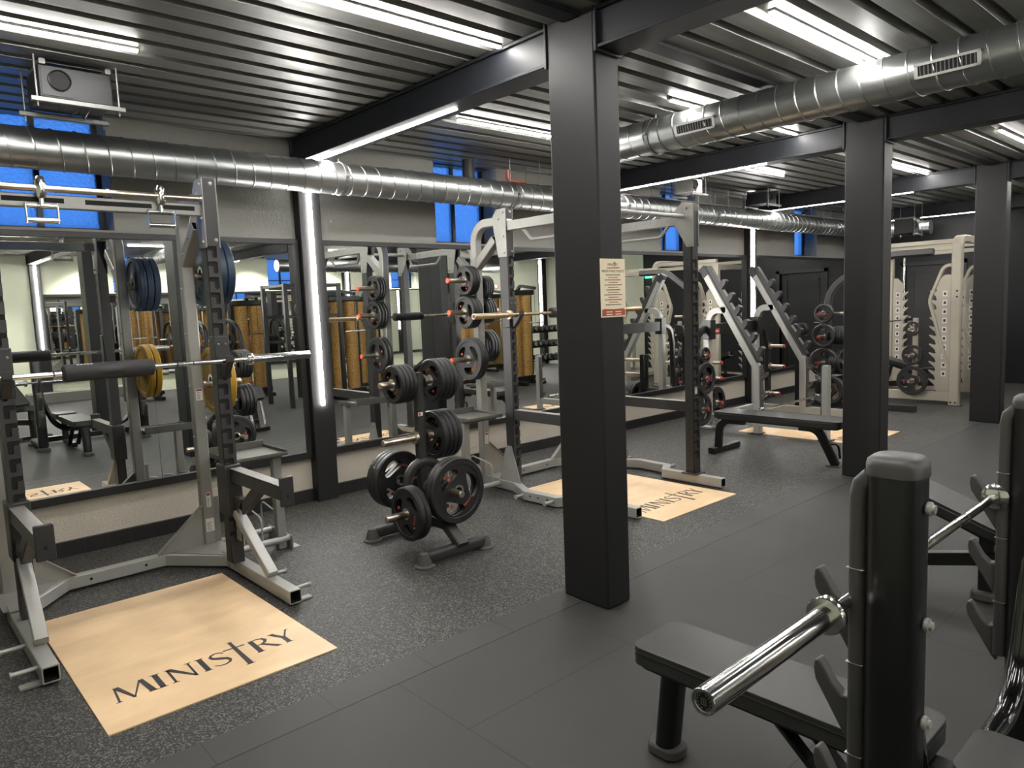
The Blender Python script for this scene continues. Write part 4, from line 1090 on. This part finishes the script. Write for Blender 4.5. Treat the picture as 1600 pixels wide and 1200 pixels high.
sg = B().box(8.02, 8.18, 5.045, 5.049, 1.20, 1.27).build('maker_badge', 'red', t)
b = B()
for k in range(5): b.box(8.035+.026*k, 8.053+.026*k, 5.043, 5.0452, 1.225, 1.25)
b.build('badge_print', 'white_label', sg)
B().bar((LX+.04, 5.08, .15), (RX-.04, 5.08, .15), .06, .08).build('base_beam', 'pale_silver', t)
barbell('barbell', 'thin pale barbell lying low in the catches of the rack with slanted uprights', 8.55-1.1, 4.29, .32, shaft='chrome', sleeve='chrome')
G = 'black plates on the rack with slanted uprights'
stack(('t', .21, .028), 2, (LX-.30, 4.97, .96), (0, -1, 0), PI/2, 'small black plate', 'the upper peg at the left of the slanted rack', G)
stack(('t', .40, .042), 2, (LX-.30, 4.99, .68), (0, -1, 0), PI/2, 'black plate', 'the middle peg at the left of the slanted rack', G)
stack(('t', .40, .042), 1, (LX-.30, 5.0, .29), (0, -1, 0), PI/2, 'black plate', 'the lowest peg at the left of the slanted rack', G)
stack(('t', .42, .046), 4, (LX+.30, 5.33, .30), (0, -1, 0), PI/2, 'black plate', 'the floor cradle behind the slanted rack', G)
t = thing('plate_cradle', 'black low peg frame behind the slanted rack holding four plates', 'plate rack', (LX+.3, 5.5, .006))
B().box(LX+.25, LX+.35, 5.36, 5.44, .006, .9).build('post', 'black_paint', t, bevel=.006)
for z in (.30, .62, .82): peg(t, (LX+.30, 5.36, z), (0, -1, 0), .30, 'red')
B().bar((LX+.1, 5.40, .03), (LX+.5, 5.40, .03), .08, .05).build('foot_bar', 'black_paint', t)

# tall plate rack with a curved arm near the middle column
PX, PY = 10.55, 4.72
t = thing('plate_machine', 'dark grey machine with a curved arm and plate pegs beside the middle column', 'machine', (PX, PY, .006))
B().sweep(fillet([(PX, PY, .05), (PX, PY, 1.75), (PX+.25, PY-.75, 2.15), (PX+.25, PY-1.3, 2.15)], .45, 10), rect(.09, .09, .012), (1, 0, 0)).build('curved_arm', 'charcoal', t)
B().bar((PX, PY+.4, .05), (PX, PY-1.2, .05), .09, .09).build('base_rail', 'charcoal', t)
for z in (1.36, 1.04, .66): peg(t, (PX-.045, PY, z), (-1, 0, 0), .26, 'red'); peg(t, (PX, PY-.045, z), (0, -1, 0), .34, None)
peg(t, (PX-.045, PY-.1, .26), (-1, 0, 0), .26, 'red')
G = 'black plates on the machine beside the middle column'
for (d, z) in ((.27, 1.37), (.34, 1.05), (.42, .66)):
    stack(('t', d, .034), 2, (PX-.09, PY, z), (-1, 0, 0), 0, 'black plate', {1.37: 'the top left', 1.05: 'the middle left', .66: 'the lower left'}[z]+' peg of the curved arm machine', G)
for (d, z) in ((.27, 1.05), (.36, .66)):
    stack(('t', d, .034), 5 if z > 1 else 4, (PX, PY-.09, z), (0, -1, 0), PI/2, 'black plate', ('the middle' if z > 1 else 'the lower')+' front peg of the curved arm machine', G)
stack(('t', .42, .042), 2, (PX-.09, PY-.1, .26), (-1, 0, 0), 0, 'black plate', 'the bottom peg of the curved arm machine', G)
t = thing('dumbbell', 'short black dumbbell on the stand before the curved arm machine', 'dumbbell', (10.0, 4.9, 1.16))
for q in (-1, 1): B().lathe((10.0+q*.06, 4.9, 1.16), (q, 0, 0), [(.0001, 0), (.085, 0), (.09, .008), (.09, .085), (.085, .093), (.0001, .093)], 24).build('head', 'black_rubber', t)
B().cyl((9.94, 4.9, 1.16), (10.06, 4.9, 1.16), .016).build('handle', 'chrome', t)
t = thing('dumbbell_stand', 'black post stand holding one dumbbell behind the slanted rack', 'stand', (10.0, 4.9, .006))
B().bar((10.0, 4.9, .02), (10.0, 4.9, 1.06), .07, .07, (0, 1, 0)).build('post', 'black_paint', t)
B().box(9.83, 10.17, 4.82, 4.98, 1.055, 1.068).build('tray', 'black_paint', t); B().box(9.8, 10.2, 4.7, 5.1, .006, .03).build('base', 'black_paint', t, bevel=.005)

# ------------------------------------------------------------------ beige rack with saw tooth catches
def saw_plate(t, x, y0, q, z0=.22, z1=1.85, n=11, w=.26, th=.012):
    """plate in the Y-Z plane at x; straight edge at y0, teeth towards q"""
    st = (z1-.25-z0)/n
    p = [(0, z0-.02)]
    p += [(q*w*.6, z0-.02)]
    for k in range(n):
        z = z0+.08+st*k
        p += [(q*w*.72, z), (q*w*1.0, z+st*.52), (q*w*1.02, z+st*.66), (q*w*.90, z+st*.62), (q*w*.74, z+st*.50), (q*w*.66, z+st*.60), (q*w*.70, z+st*.82)]
    p += [(q*w*.70, z1-.10), (q*w*.3, z1), (0, z1)]
    o = B().prism(p, (x, y0, 0), (0, 1, 0), (0, 0, 1), (1, 0, 0), -th/2, th/2).build('saw_tooth_plate', 'beige_metal', t)
    b = B()
    for k in range(n-1):
        z = z0+.20+st*k
        b.box(x-th/2-.0012, x-th/2, y0+q*.04 if q > 0 else y0-.10, y0+.10 if q > 0 else y0-.04, z, z+st*.62)
    nb = b.build('number_sticker', 'white_label', o)
    b = B()
    for k in range(n-1):
        z = z0+.20+st*k
        a = y0+q*.055; c = y0+q*.085; b.box(x-th/2-.002, x-th/2-.001, min(a, c), max(a, c), z+st*.15, z+st*.45)
    b.build('number_print', 'ink', nb)
    return o
def smith(x0, x1, y0, y1, label):
    t = thing('smith_machine', label, 'squat rack', ((x0+x1)/2, (y0+y1)/2, .006))
    for x in (x0, x1):
        B().sweep(fillet([(x, y0, .01), (x, y0, 2.34), (x+(.35 if x == x0 else -.35), y0, 2.34)], .12, 6), rect(.10, .13, .015), (0, 1, 0)).build('front_upright', 'beige_metal', t)
        B().box(x-.07, x+.07, y0-.09, y0+.09, .006, .02).build('post_foot', 'foot_rubber', t)
        bolts(t, [(x-.065, y0-.02, 1.62), (x-.065, y0-.02, 1.54), (x-.065, y0-.03, .06), (x-.065, y0+.03, .06)], (-1, 0, 0), .010, 'hole_black')
        B().sweep(fillet([(x, y0+.1, .6), (x, y0+.34, 1.5), (x, y0+.16, 1.98), (x, y0, 1.98)], .2, 6), rect(.05, .07, .01), (1, 0, 0)).build('back_brace', 'beige_metal', t)
        saw_plate(t, x-.02, y0+.07, 1)
        B().bar((x, y1, .01), (x, y1, 2.25), .09, .09, (0, 1, 0), .01).build('rear_upright', 'beige_metal', t)
        saw_plate(t, x-.02, y1-.05, -1, w=.22)
        B().bar((x, y0+.05, .13), (x, y1-.04, .13), .06, .13).build('base_rail', 'beige_metal', t)
        for z in (2.22, 2.31): B().bar((x, y0+.02, z), (x, y1, z), .06, .06).build('top_rail', 'beige_metal', t)
        B().cyl((x+.06, y1-.18, .25), (x+.06, y1-.18, 2.2), .016).build('guide_rod', 'chrome', t)
        for z in (.35, .72, 1.1): peg(t, (x-.05, y0+.52, z), (-1, 0, 0), .20, None)
        B().bar((x, y0+.52, .15), (x, y0+.52, 1.25), .06, .06, (0, 1, 0)).build('peg_post', 'beige_metal', t)
    for y, z in ((y1, 2.2), (y1, .13)): B().bar((x0, y, z), (x1, y, z), .06, .08).build('cross_beam', 'beige_metal', t)
    B().bar((x0+.3, y0, 2.34), (x1-.3, y0, 2.34), .08, .10).build('front_cross_beam', 'beige_metal', t)
    B().cyl((x0-.35, y1-.18, 1.18), (x1+.35, y1-.18, 1.18), .0145, 14).build('guided_bar', 'chrome', t)
    for x, q in ((x0-.35, 1), (x1+.35, -1)): B().cyl((x, y1-.18, 1.18), (x+q*.3, y1-.18, 1.18), .025, 18).build('bar_sleeve', 'chrome', t)
    return t
smith(11.42, 12.62, 3.31, 4.62, 'beige smith machine with saw tooth catches seen between the middle and far columns')
G = 'black plates on the beige smith machine'
for d, z in ((.21, 1.1), (.29, .72), (.42, .35)):
    stack(('t', d, .034), 1, (11.33, 3.83, z), (-1, 0, 0), 0, 'black plate', {1.1: 'the top', .72: 'the middle', .35: 'the low'}[z]+' peg of the beige smith machine', G)
smith(11.6, 12.8, 1.15, 2.35, 'second beige smith machine standing behind the farthest column')

# ------------------------------------------------------------------ adjustable benches
def adj_bench(label, x, y, a, back=.9, tilt=.5, seat=True, m='vinyl'):
    """bench along its own +Y (head end), turned by a about Z"""
    t = thing('incline_bench', label, 'bench', (0, 0, 0))
    th = tilt; p0 = V((0, .02, .44)); L = back
    c = p0+V((0, math.cos(th), math.sin(th)))*L/2+V((0, 0, .03))
    pad(t, c, L, .28, .06, (0, 1, 0), th, 'back_pad', m)
    pad(t, (0, -.21, .455), .34, .27, .06, (0, 1, 0), -.12, 'seat_pad', m, .8)
    B().bar((0, -.42, .26), (0, .95, .18), .06, .08).build('main_beam', 'black_paint', t)
    B().bar((0, -.30, .05), (0, -.30, .42), .06, .07, (0, 1, 0)).build('front_leg', 'black_paint', t)
    B().bar((0, .92, .04), (0, .92, .22), .06, .07, (0, 1, 0)).build('rear_leg', 'black_paint', t)
    q = p0+V((0, math.cos(th), math.sin(th)))*L*.6
    B().bar((0, .45, .24), (q.x, q.y, q.z-.03), .04, .05, (1, 0, 0)).build('support_strut', 'black_paint', t)
    bl = B(); bl.bar((0, .05, .40), p0+V((0, math.cos(th), math.sin(th)))*L*.9-V((0, 0, .02)), .05, .03, (1, 0, 0)); bl.build('back_rail', 'black_paint', t)
    for yy, w in ((-.30, .20), (.92, .26)):
        B().bar((-w, yy, .035), (w, yy, .035), .06, .05).build('foot_bar', 'black_paint', t)
        for s in (-1, 1): B().box(s*w-.04, s*w+.04, yy-.045, yy+.045, .006, .055).build('rubber_foot', 'foot_rubber', t, bevel=.012)
    t.location = (x, y, 0); t.rotation_euler = (0, 0, a); return t
t = adj_bench('black incline bench inside the beige smith machine', 12.0, 3.98, 0, .62, .28)
# decline bench beyond the bench press
t = thing('decline_bench', 'black decline bench on the grey tiles beyond the bench press stand', 'bench', (4.22, 1.3, 0))
pad(t, (4.20, 1.24, .525), .58, .28, .06, (0, 1, 0), .36, 'back_pad', 'vinyl')
pad(t, (4.27, .84, .41), .20, .26, .06, (0, 1, 0), .12, 'head_pad', 'vinyl')
pad(t, (4.20, 1.55, .55), .22, .28, .06, (0, 1, 0), -.85, 'seat_pad', 'vinyl')
B().sweep([(4.24, .80, .345), (4.22, 1.02, .36), (4.2, 1.46, .54)], rect(.05, .035), (0, 0, 1)).build('pad_rail', 'black_paint', t)
B().bar((4.20, 1.60, .14), (4.36, .90, .26), .06, .07).build('main_beam', 'black_paint', t)
B().bar((4.34, 1.08, .04), (4.34, 1.08, .34), .075, .07, (0, 1, 0)).build('rear_leg', 'black_paint', t)
B().sweep([(4.34, 1.08, .0), (4.34, 1.08, .05)], rrect(.15, .13, .04, 4), (0, 1, 0)).build('rubber_foot', 'foot_rubber', t, bevel=.01, ang=50)
B().bar((4.2, 1.58, .04), (4.2, 1.46, .53), .07, .07, (1, 0, 0)).build('front_leg', 'black_paint', t)
B().bar((4.02, 1.58, .03), (4.38, 1.58, .03), .07, .05).build('front_foot', 'black_paint', t)
for q in (-.09, .09): B().cyl((4.2+q, 1.56, .44), (4.2+q, 1.66, .10), .022, 14).build('leg_hold', 'chrome', t)

# ------------------------------------------------------------------ foreground bench press stand
t = thing('bench_press_stand', 'black bench press stand in the right foreground, chrome barbell across its grey hooks', 'bench press', (2.3, .6, 0))
for x, ex in ((1.735, -1), (2.97, 1)):
    B().sweep([(x, .613, .05), (x, .613, 1.245)], rrect(.115, .118, .042, 5), (0, 1, 0)).build('post', 'black_paint', t, ang=50)
    cp = B(); pl = rrect(.121, .124, .045, 6)
    vs = []; fs = []; lv = ((1.0, 1.235), (1.0, 1.258), (.95, 1.270), (.8, 1.278), (.4, 1.283)); n = len(pl)
    for q, z in lv: vs += [(x+p[0]*q, .613+p[1]*q, z) for p in pl]
    for j in range(len(lv)-1):
        for i in range(n): fs.append((j*n+i, j*n+(i+1) % n, (j+1)*n+(i+1) % n, (j+1)*n+i))
    fs.append(tuple(range(n))[::-1]); fs.append(tuple((len(lv)-1)*n+i for i in range(n))); cp.add(vs, fs)
    cp.build('post_cap', 'grey_plastic', t, ang=60)
    for bz in (1.165, .895, .66, .42):
        bb = B(); bb.lathe((x, .553, bz), (0, -1, 0), [(.012, 0), (.016, .004), (.016, .012), (.010, .014), (.010, .02), (.0001, .021)], 16); bb.build('bolt', 'pale_silver', t)
    # grey hook channel
    ch = B(); ch.sweep([(x, .690, .33), (x, .690, 1.175), (x, .684, 1.205), (x, .662, 1.228)], rrect(.075, .042, .016, 4), (0, 1, 0))
    k = ch.build('hook_channel', 'grey_plastic', t, ang=60)
    for zb in (.903, .665, .43):
        p = [(.700, zb+.012), (.712, zb+.0), (.730, zb-.002), (.752, zb+.018), (.778, zb+.062), (.788, zb+.072), (.798, zb+.066), (.800, zb+.045), (.796, zb+.02), (.715, zb-.115), (.700, zb-.13)]
        h = B().prism(p, (x-.018, 0, 0), (0, 1, 0), (0, 0, 1), (1, 0, 0), 0, .036).build('bar_hook', 'grey_plastic', k, bevel=.004)
    sm = B()
    for zz in (1.0, .765, .53):
        sm.box(x-.0383, x+.0383, .672, .7118, zz, zz+.0015)
    sm.build('channel_seam', 'aluminium', k)
    B().sweep(fillet([(x, .60, .06), (x, .40, .06), (x, -.05, .06)], .1, 6), rrect(.09, .08, .03, 4), (0, 0, 1)).build('base_tube', 'black_paint', t, ang=50)
    for yy in (.62, -.05): B().lathe((x, yy, 0), (0, 0, 1), [(.075, 0), (.078, .012), (.072, .035), (.055, .045), (.0001, .046)], 20).build('rubber_foot', 'foot_rubber', t)
B().bar((1.735, -.05, .06), (2.97, -.05, .06), .08, .07).build('base_cross', 'black_paint', t)
B().sweep(fillet([(2.97, .60, .80), (2.78, .60, .25), (1.91, .60, .25), (1.73, .60, .80)], .26, 10), circ(.034, 16), (0, 1, 0)).build('curved_brace', 'gloss_black', t, ang=60)
barbell('barbell', 'polished chrome barbell across the bench press stand in the right foreground', 1.087, .712, .914, .525, L=2.36, r=.0265, cr=.018)
t = thing('weight_bench', 'black padded bench lying under the chrome barbell in the right foreground', 'bench', (2.06, 1.1, 0))
pad(t, (2.06, 1.09, .415), .93, .275, .065, (0, 1, 0), .0, 'back_pad', 'grey_vinyl', 1.0, .045)
pad(t, (2.05, .36, .425), .38, .27, .06, (0, 1, 0), .02, 'seat_pad', 'grey_vinyl', .9)
B().sweep([(2.06, 1.50, .02), (2.06, 1.46, .38)], rrect(.075, .095, .03, 4), (1, 0, 0)).build('front_leg', 'black_paint', t, ang=50)
B().sweep([(2.065, 1.505, .0), (2.065, 1.505, .045)], rrect(.115, .135, .045, 5), (0, 1, 0)).build('rubber_foot', 'foot_rubber', t, bevel=.01, ang=50)
B().bar((2.06, 1.5, .355), (2.06, .2, .355), .07, .045).build('bench_beam', 'black_paint', t)
for q in (-.05, .05): B().bar((2.06+q, 1.05, .345), (2.06+q, .72, .05), .018, .05, (1, 0, 0)).build('support_strut', 'gloss_black', t)
B().bar((2.06, .76, .05), (2.06, .25, .05), .07, .06).build('rear_base', 'black_paint', t)
B().bar((2.06, .25, .05), (2.06, .25, .36), .07, .07, (0, 1, 0)).build('rear_leg', 'black_paint', t)

# ------------------------------------------------------------------ poster on the nearest column
t = thing('poster', 'cream etiquette poster headed MINISTRY fixed to the nearest column', 'poster', (2.966, 2.455, 1.573))
px0, px1, pz0, pz1 = 2.868, 3.066, 1.573, 1.875
yy = 2.4575
B().box(px0, px1, yy-.003, yy, pz0, pz1).build('sheet', 'poster_paper', t)
def txt(name, body, x, z, size, m, w=None):
    c = bpy.data.curves.new(name, 'FONT'); c.body = body; c.size = size; c.align_x = 'CENTER'; c.extrude = .0002
    o = bpy.data.objects.new(name, c); COL.objects.link(o); c.materials.append(M[m])
    o.parent = t; o.location = V((x, yy-.0034, z))-V(t.location); o.rotation_euler = (PI/2, 0, 0)
    bpy.context.view_layer.update(); sx = w/max(o.dimensions.x, 1e-4)
    me = bpy.data.meshes.new_from_object(o.evaluated_get(bpy.context.evaluated_depsgraph_get()))
    for v in me.vertices: v.co.x *= sx
    q = bpy.data.objects.new(name, me); COL.objects.link(q); q.parent = t; q.location = o.location; q.rotation_euler = o.rotation_euler
    bpy.data.objects.remove(o)
    return q
cx = (px0+px1)/2
txt('logo_text', 'MINIS RY', cx, 1.838, .020, 'ink', .082)
b = B(); b.box(cx+.0135, cx+.0165, yy-.0036, yy-.0030, 1.832, 1.862); b.box(cx+.0065, cx+.0235, yy-.0036, yy-.0030, 1.852, 1.855); b.build('logo_cross', 'ink', t)
txt('heading', 'MINISTRY FITNESS ETIQUETTE', cx, 1.805, .017, 'ink', .178)
b = B(); b.prism([(cx-.05, 1.824), (cx+.05, 1.826), (cx+.056, 1.832), (cx-.045, 1.829)], (0, yy-.0036, 0), (1, 0, 0), (0, 0, 1), (0, 1, 0), 0, .0006); b.build('brush_stroke', 'ink_red', t)
bk, rd = B(), B()
for i in range(13):
    z = 1.789-.0128*i; red = i in (1, 3, 5, 7, 9, 11); w = random.uniform(.034, .042) if red else random.uniform(.055, .075)
    x = cx-w
    while x < cx+w-.004:
        l = min(random.uniform(.006, .016), cx+w-x); (rd if red else bk).box(x, x+l, yy-.0034, yy-.0030, z, z+.0045); x += l+.0028
bk.build('text_line', 'ink', t); rd.build('text_line_red', 'ink_red', t)
ft = B().prism([(px0+.006, pz0+.006), (px1-.006, pz0+.006), (px1-.006, pz0+.036), (px1-.02, pz0+.043), (cx, pz0+.041), (px0+.02, pz0+.044), (px0+.006, pz0+.038)], (0, yy-.0036, 0), (1, 0, 0), (0, 0, 1), (0, 1, 0), 0, .0006).build('footer_band', 'ink_red', t)
b = B()
for x in (cx-.06, cx+.012):
    for z in (pz0+.012, pz0+.025): b.box(x, x+.048, yy-.0042, yy-.0036, z, z+.005)
b.build('footer_text', 'poster_paper', ft)

# ------------------------------------------------------------------ the far half of the hall, seen in the mirrors
def cable_tower(x, y, label, h=1.95, w=.62, d=.5):
    t = thing('cable_machine', label, 'cable machine', (x, y, 0))
    for s in (-1, 1):
        B().bar((x+s*w/2, y, .02), (x+s*w/2, y, h), .09, .16, (0, 1, 0), .012).build('side_post', 'black_paint', t)
        pl = [(.17*math.cos(a), .10*math.sin(a)) for a in [PI*k/10 for k in range(11)]]
        vs = [(x+s*w*.24+p[0]*.8, y+.08+p[1], z) for z in (.18, h-.08) for p in pl]; n = len(pl)
        B().add(vs, [(i, i+1, i+1+n, i+n) for i in range(n-1)]+[tuple(range(n))[::-1], tuple(range(n, 2*n))]).build('gold_shroud', 'gold_mesh', t)
    B().box(x-w/2-.06, x+w/2+.06, y-.1, y+.2, .10, .18).build('base', 'black_paint', t, bevel=.01)
    B().box(x-w/2-.03, x+w/2+.03, y-.06, y+.18, h-.08, h+.03).build('top_cover', 'black_paint', t, bevel=.02)
    B().sweep(fillet([(x, y, h), (x, y+.1, h+.12), (x, y+.55, h+.05)], .1, 5), rect(.06, .06)).build('pulley_arm', 'black_paint', t)
    B().cyl((x, y+.53, h+.03), (x, y+.53, 1.3), .004, 6).build('cable', 'frame_black', t)
    B().cyl((x-.22, y+.53, 1.3), (x+.22, y+.53, 1.3), .014).build('handle_bar', 'chrome', t)
    for q in (-.25, .25): B().bar((x+q, y-.1, .04), (x+q, y+.5, .04), .07, .07).build('foot', 'black_paint', t)
    return t
for x, y, lb in ((7.1, -1.0, 'gold fronted cable machine reflected left of the power rack'), (8.05, -1.75, 'gold fronted cable machine reflected between the left plates and post of the power rack'),
                 (10.45, .45, 'gold fronted cable machine reflected behind the barbell pad of the power rack'), (9.45, -.1, 'gold fronted cable machine reflected between the plates of the power rack'),
                 (6.1, -3.1, 'gold fronted cable machine reflected behind the first rack, left of its post'), (12.3, -2.6, 'gold fronted cable machine reflected near the cream end wall'),
                 (4.4, -4.6, 'gold fronted cable machine reflected by the cream wall, behind the yellow plates')):
    cable_tower(x, y, lb)
# dumbbell rack
t = thing('dumbbell_rack', 'three tier black dumbbell rack reflected right of the power rack post', 'rack', (11.9, .2, 0))
for x in (10.85, 12.95):
    B().bar((x, .05, .02), (x, .05, 1.3), .08, .10, (0, 1, 0)).build('post', 'black_paint', t); B().bar((x, -.15, .04), (x, .55, .04), .08, .07).build('foot', 'black_paint', t)
tiers = ((.50, .42), (.80, .30), (1.12, .18))
for z, y in tiers:
    for q in (-.08, .08): B().bar((10.85, y+q, z-.06+q*.15), (12.95, y+q, z-.06+q*.15), .04, .03).build('shelf_rail', 'black_paint', t)
db = thing('dumbbell', '', 'dumbbell', (0, 0, 0))
for s in (-1, 1): B().lathe((0, s*.055, 0), (0, s, 0), [(.0001, 0), (.052, 0), (.058, .008), (.058, .075), (.05, .085), (.0001, .086)], 18).build('head', 'black_rubber', db); 
for s in (-1, 1): B().lathe((0, s*.1415, 0), (0, s, 0), [(.046, 0), (.046, .002), (.0001, .003)], 18).build('head_cap', 'chrome', db)
B().cyl((0, -.055, 0), (0, .055, 0), .015).build('handle', 'chrome', db)
first = True
for r, (z, y) in enumerate(tiers):
    for k in range(13):
        o = db if first else dup(db); first = False
        o.location = (10.97+.155*k, y, z+.02); o['label'] = 'chrome capped dumbbell reflected on the %s tier of the dumbbell rack' % ['bottom', 'middle', 'top'][r]; o['group'] = 'dumbbells on the %s tier' % ['bottom', 'middle', 'top'][r]
# open rig with medicine balls
t = thing('training_rig', 'tall black training rig with cross rails reflected left of the power rack', 'rig', (6.4, -.9, 0))
for x in (5.7, 6.75):
    for y in (-1.3, -.4): B().bar((x, y, .01), (x, y, 2.2), .07, .07, (0, 1, 0)).build('post', 'black_paint', t)
for y in (-1.3, -.4):
    for z in (2.17, 1.62): B().bar((5.7, y, z), (6.75, y, z), .05, .05).build('rail', 'black_paint', t)
for x in (5.7, 6.75): B().bar((x, -1.3, 2.17), (x, -.4, 2.17), .05, .05).build('rail', 'black_paint', t)
for i, x in enumerate((5.98, 6.2, 6.44)):
    B_ = B().sphere((0, 0, 0), .115, 20); o = B_.build('medicine_ball', 'grey_plastic'); o.location = (x, -.4, 1.62+.14)
    tag(o, 'grey medicine ball on the rig rail, %s from the left' % ORD[i], 'ball', 'medicine balls on the rig')
# plate loaded machines with arched black tubes
def arc_machine(x, y, label):
    t = thing('leverage_machine', label, 'machine', (x, y, 0))
    for s in (-1, 1):
        B().sweep(fillet([(x+s*.36, y-.5, .05), (x+s*.36, y-.5, 1.1), (x+s*.30, y-.1, 1.62), (x+s*.30, y+.5, 1.5), (x+s*.36, y+.6, .9)], .3, 8), circ(.04, 14), (1, 0, 0)).build('arched_tube', 'black_paint', t)
        pg = peg(t, (x+s*.40, y-.3, 1.15), (s, 0, 0), .3, 'red')
        B().bar((x+s*.36, y-.6, .04), (x+s*.36, y+.7, .04), .08, .07).build('floor_rail', 'black_paint', t)
    B().bar((x-.36, y-.5, .9), (x+.36, y-.5, .9), .07, .08).build('cross_beam', 'black_paint', t)
    B().bar((x, y-.5, .9), (x, y+.1, .35), .08, .08, (1, 0, 0)).build('seat_beam', 'black_paint', t); B().bar((x, y+.1, .02), (x, y+.1, .4), .08, .08, (0, 1, 0)).build('seat_post', 'black_paint', t)
    pad(t, (x, y+.12, .47), .38, .34, .07, (0, 1, 0), 0, 'seat_pad'); pad(t, (x, y-.22, .80), .62, .30, .07, (0, 1, 0), 1.85, 'back_pad')
    for s in (-1, 1):
        stack(('t', .36, .036, 'red'), 1, (x+s*.45, y-.3, 1.15), (s, 0, 0), 0 if s < 0 else PI, 'red marked black plate', 'the %s arm of the %s' % ('left' if s < 0 else 'right', label.split(' reflected')[0]), 'red marked plates')
    return t
arc_machine(6.5, -4.6, 'arched leverage machine reflected behind the first rack')
arc_machine(5.2, -2.6, 'leverage machine reflected at the lower part of the first mirror')
arc_machine(8.9, -4.4, 'tall leverage machine reflected in the second mirror')
t = adj_bench('grey incline bench reflected at the left of the first mirror', 1.75, -.95, PI-.25, .85, .55, m='grey_vinyl')
adj_bench('black incline bench reflected beside the left bench in the first mirror', 1.2, -1.5, PI-.3, .85, .95)
adj_bench('black bench reflected among the gold machines', 8.3, -.2, .3, .85, .3)
# step box and exit sign
o = B().box(2.6, 4.4, OY+.05, OY+.5, .0, .22).build('step_box', 'stair_grey', bevel=.01); tag(o, 'low grey step along the cream wall', 'step')
t = thing('exit_sign', 'green lit exit sign on the dark end wall', 'sign', (XE-.06, .85, 2.20))
B().box(XE-.05, XE, .68, 1.02, 2.20, 2.37).build('sign_case', 'exit_glow', t)
b = B(); b.box(XE-.052, XE-.05, .86, .90, 2.23, 2.34); b.prism([(.72, .03), (.80, .03), (.80, .0), (.84, .045), (.80, .09), (.80, .06), (.72, .06)], (XE-.0515, 0, 2.24), (0, 1, 0), (0, 0, 1), (1, 0, 0), 0, .0012)
b.box(XE-.052, XE-.05, .92, .97, 2.24, 2.26); b.box(XE-.052, XE-.05, .93, .96, 2.28, 2.34)
b.build('sign_figure', 'exit_white', t)
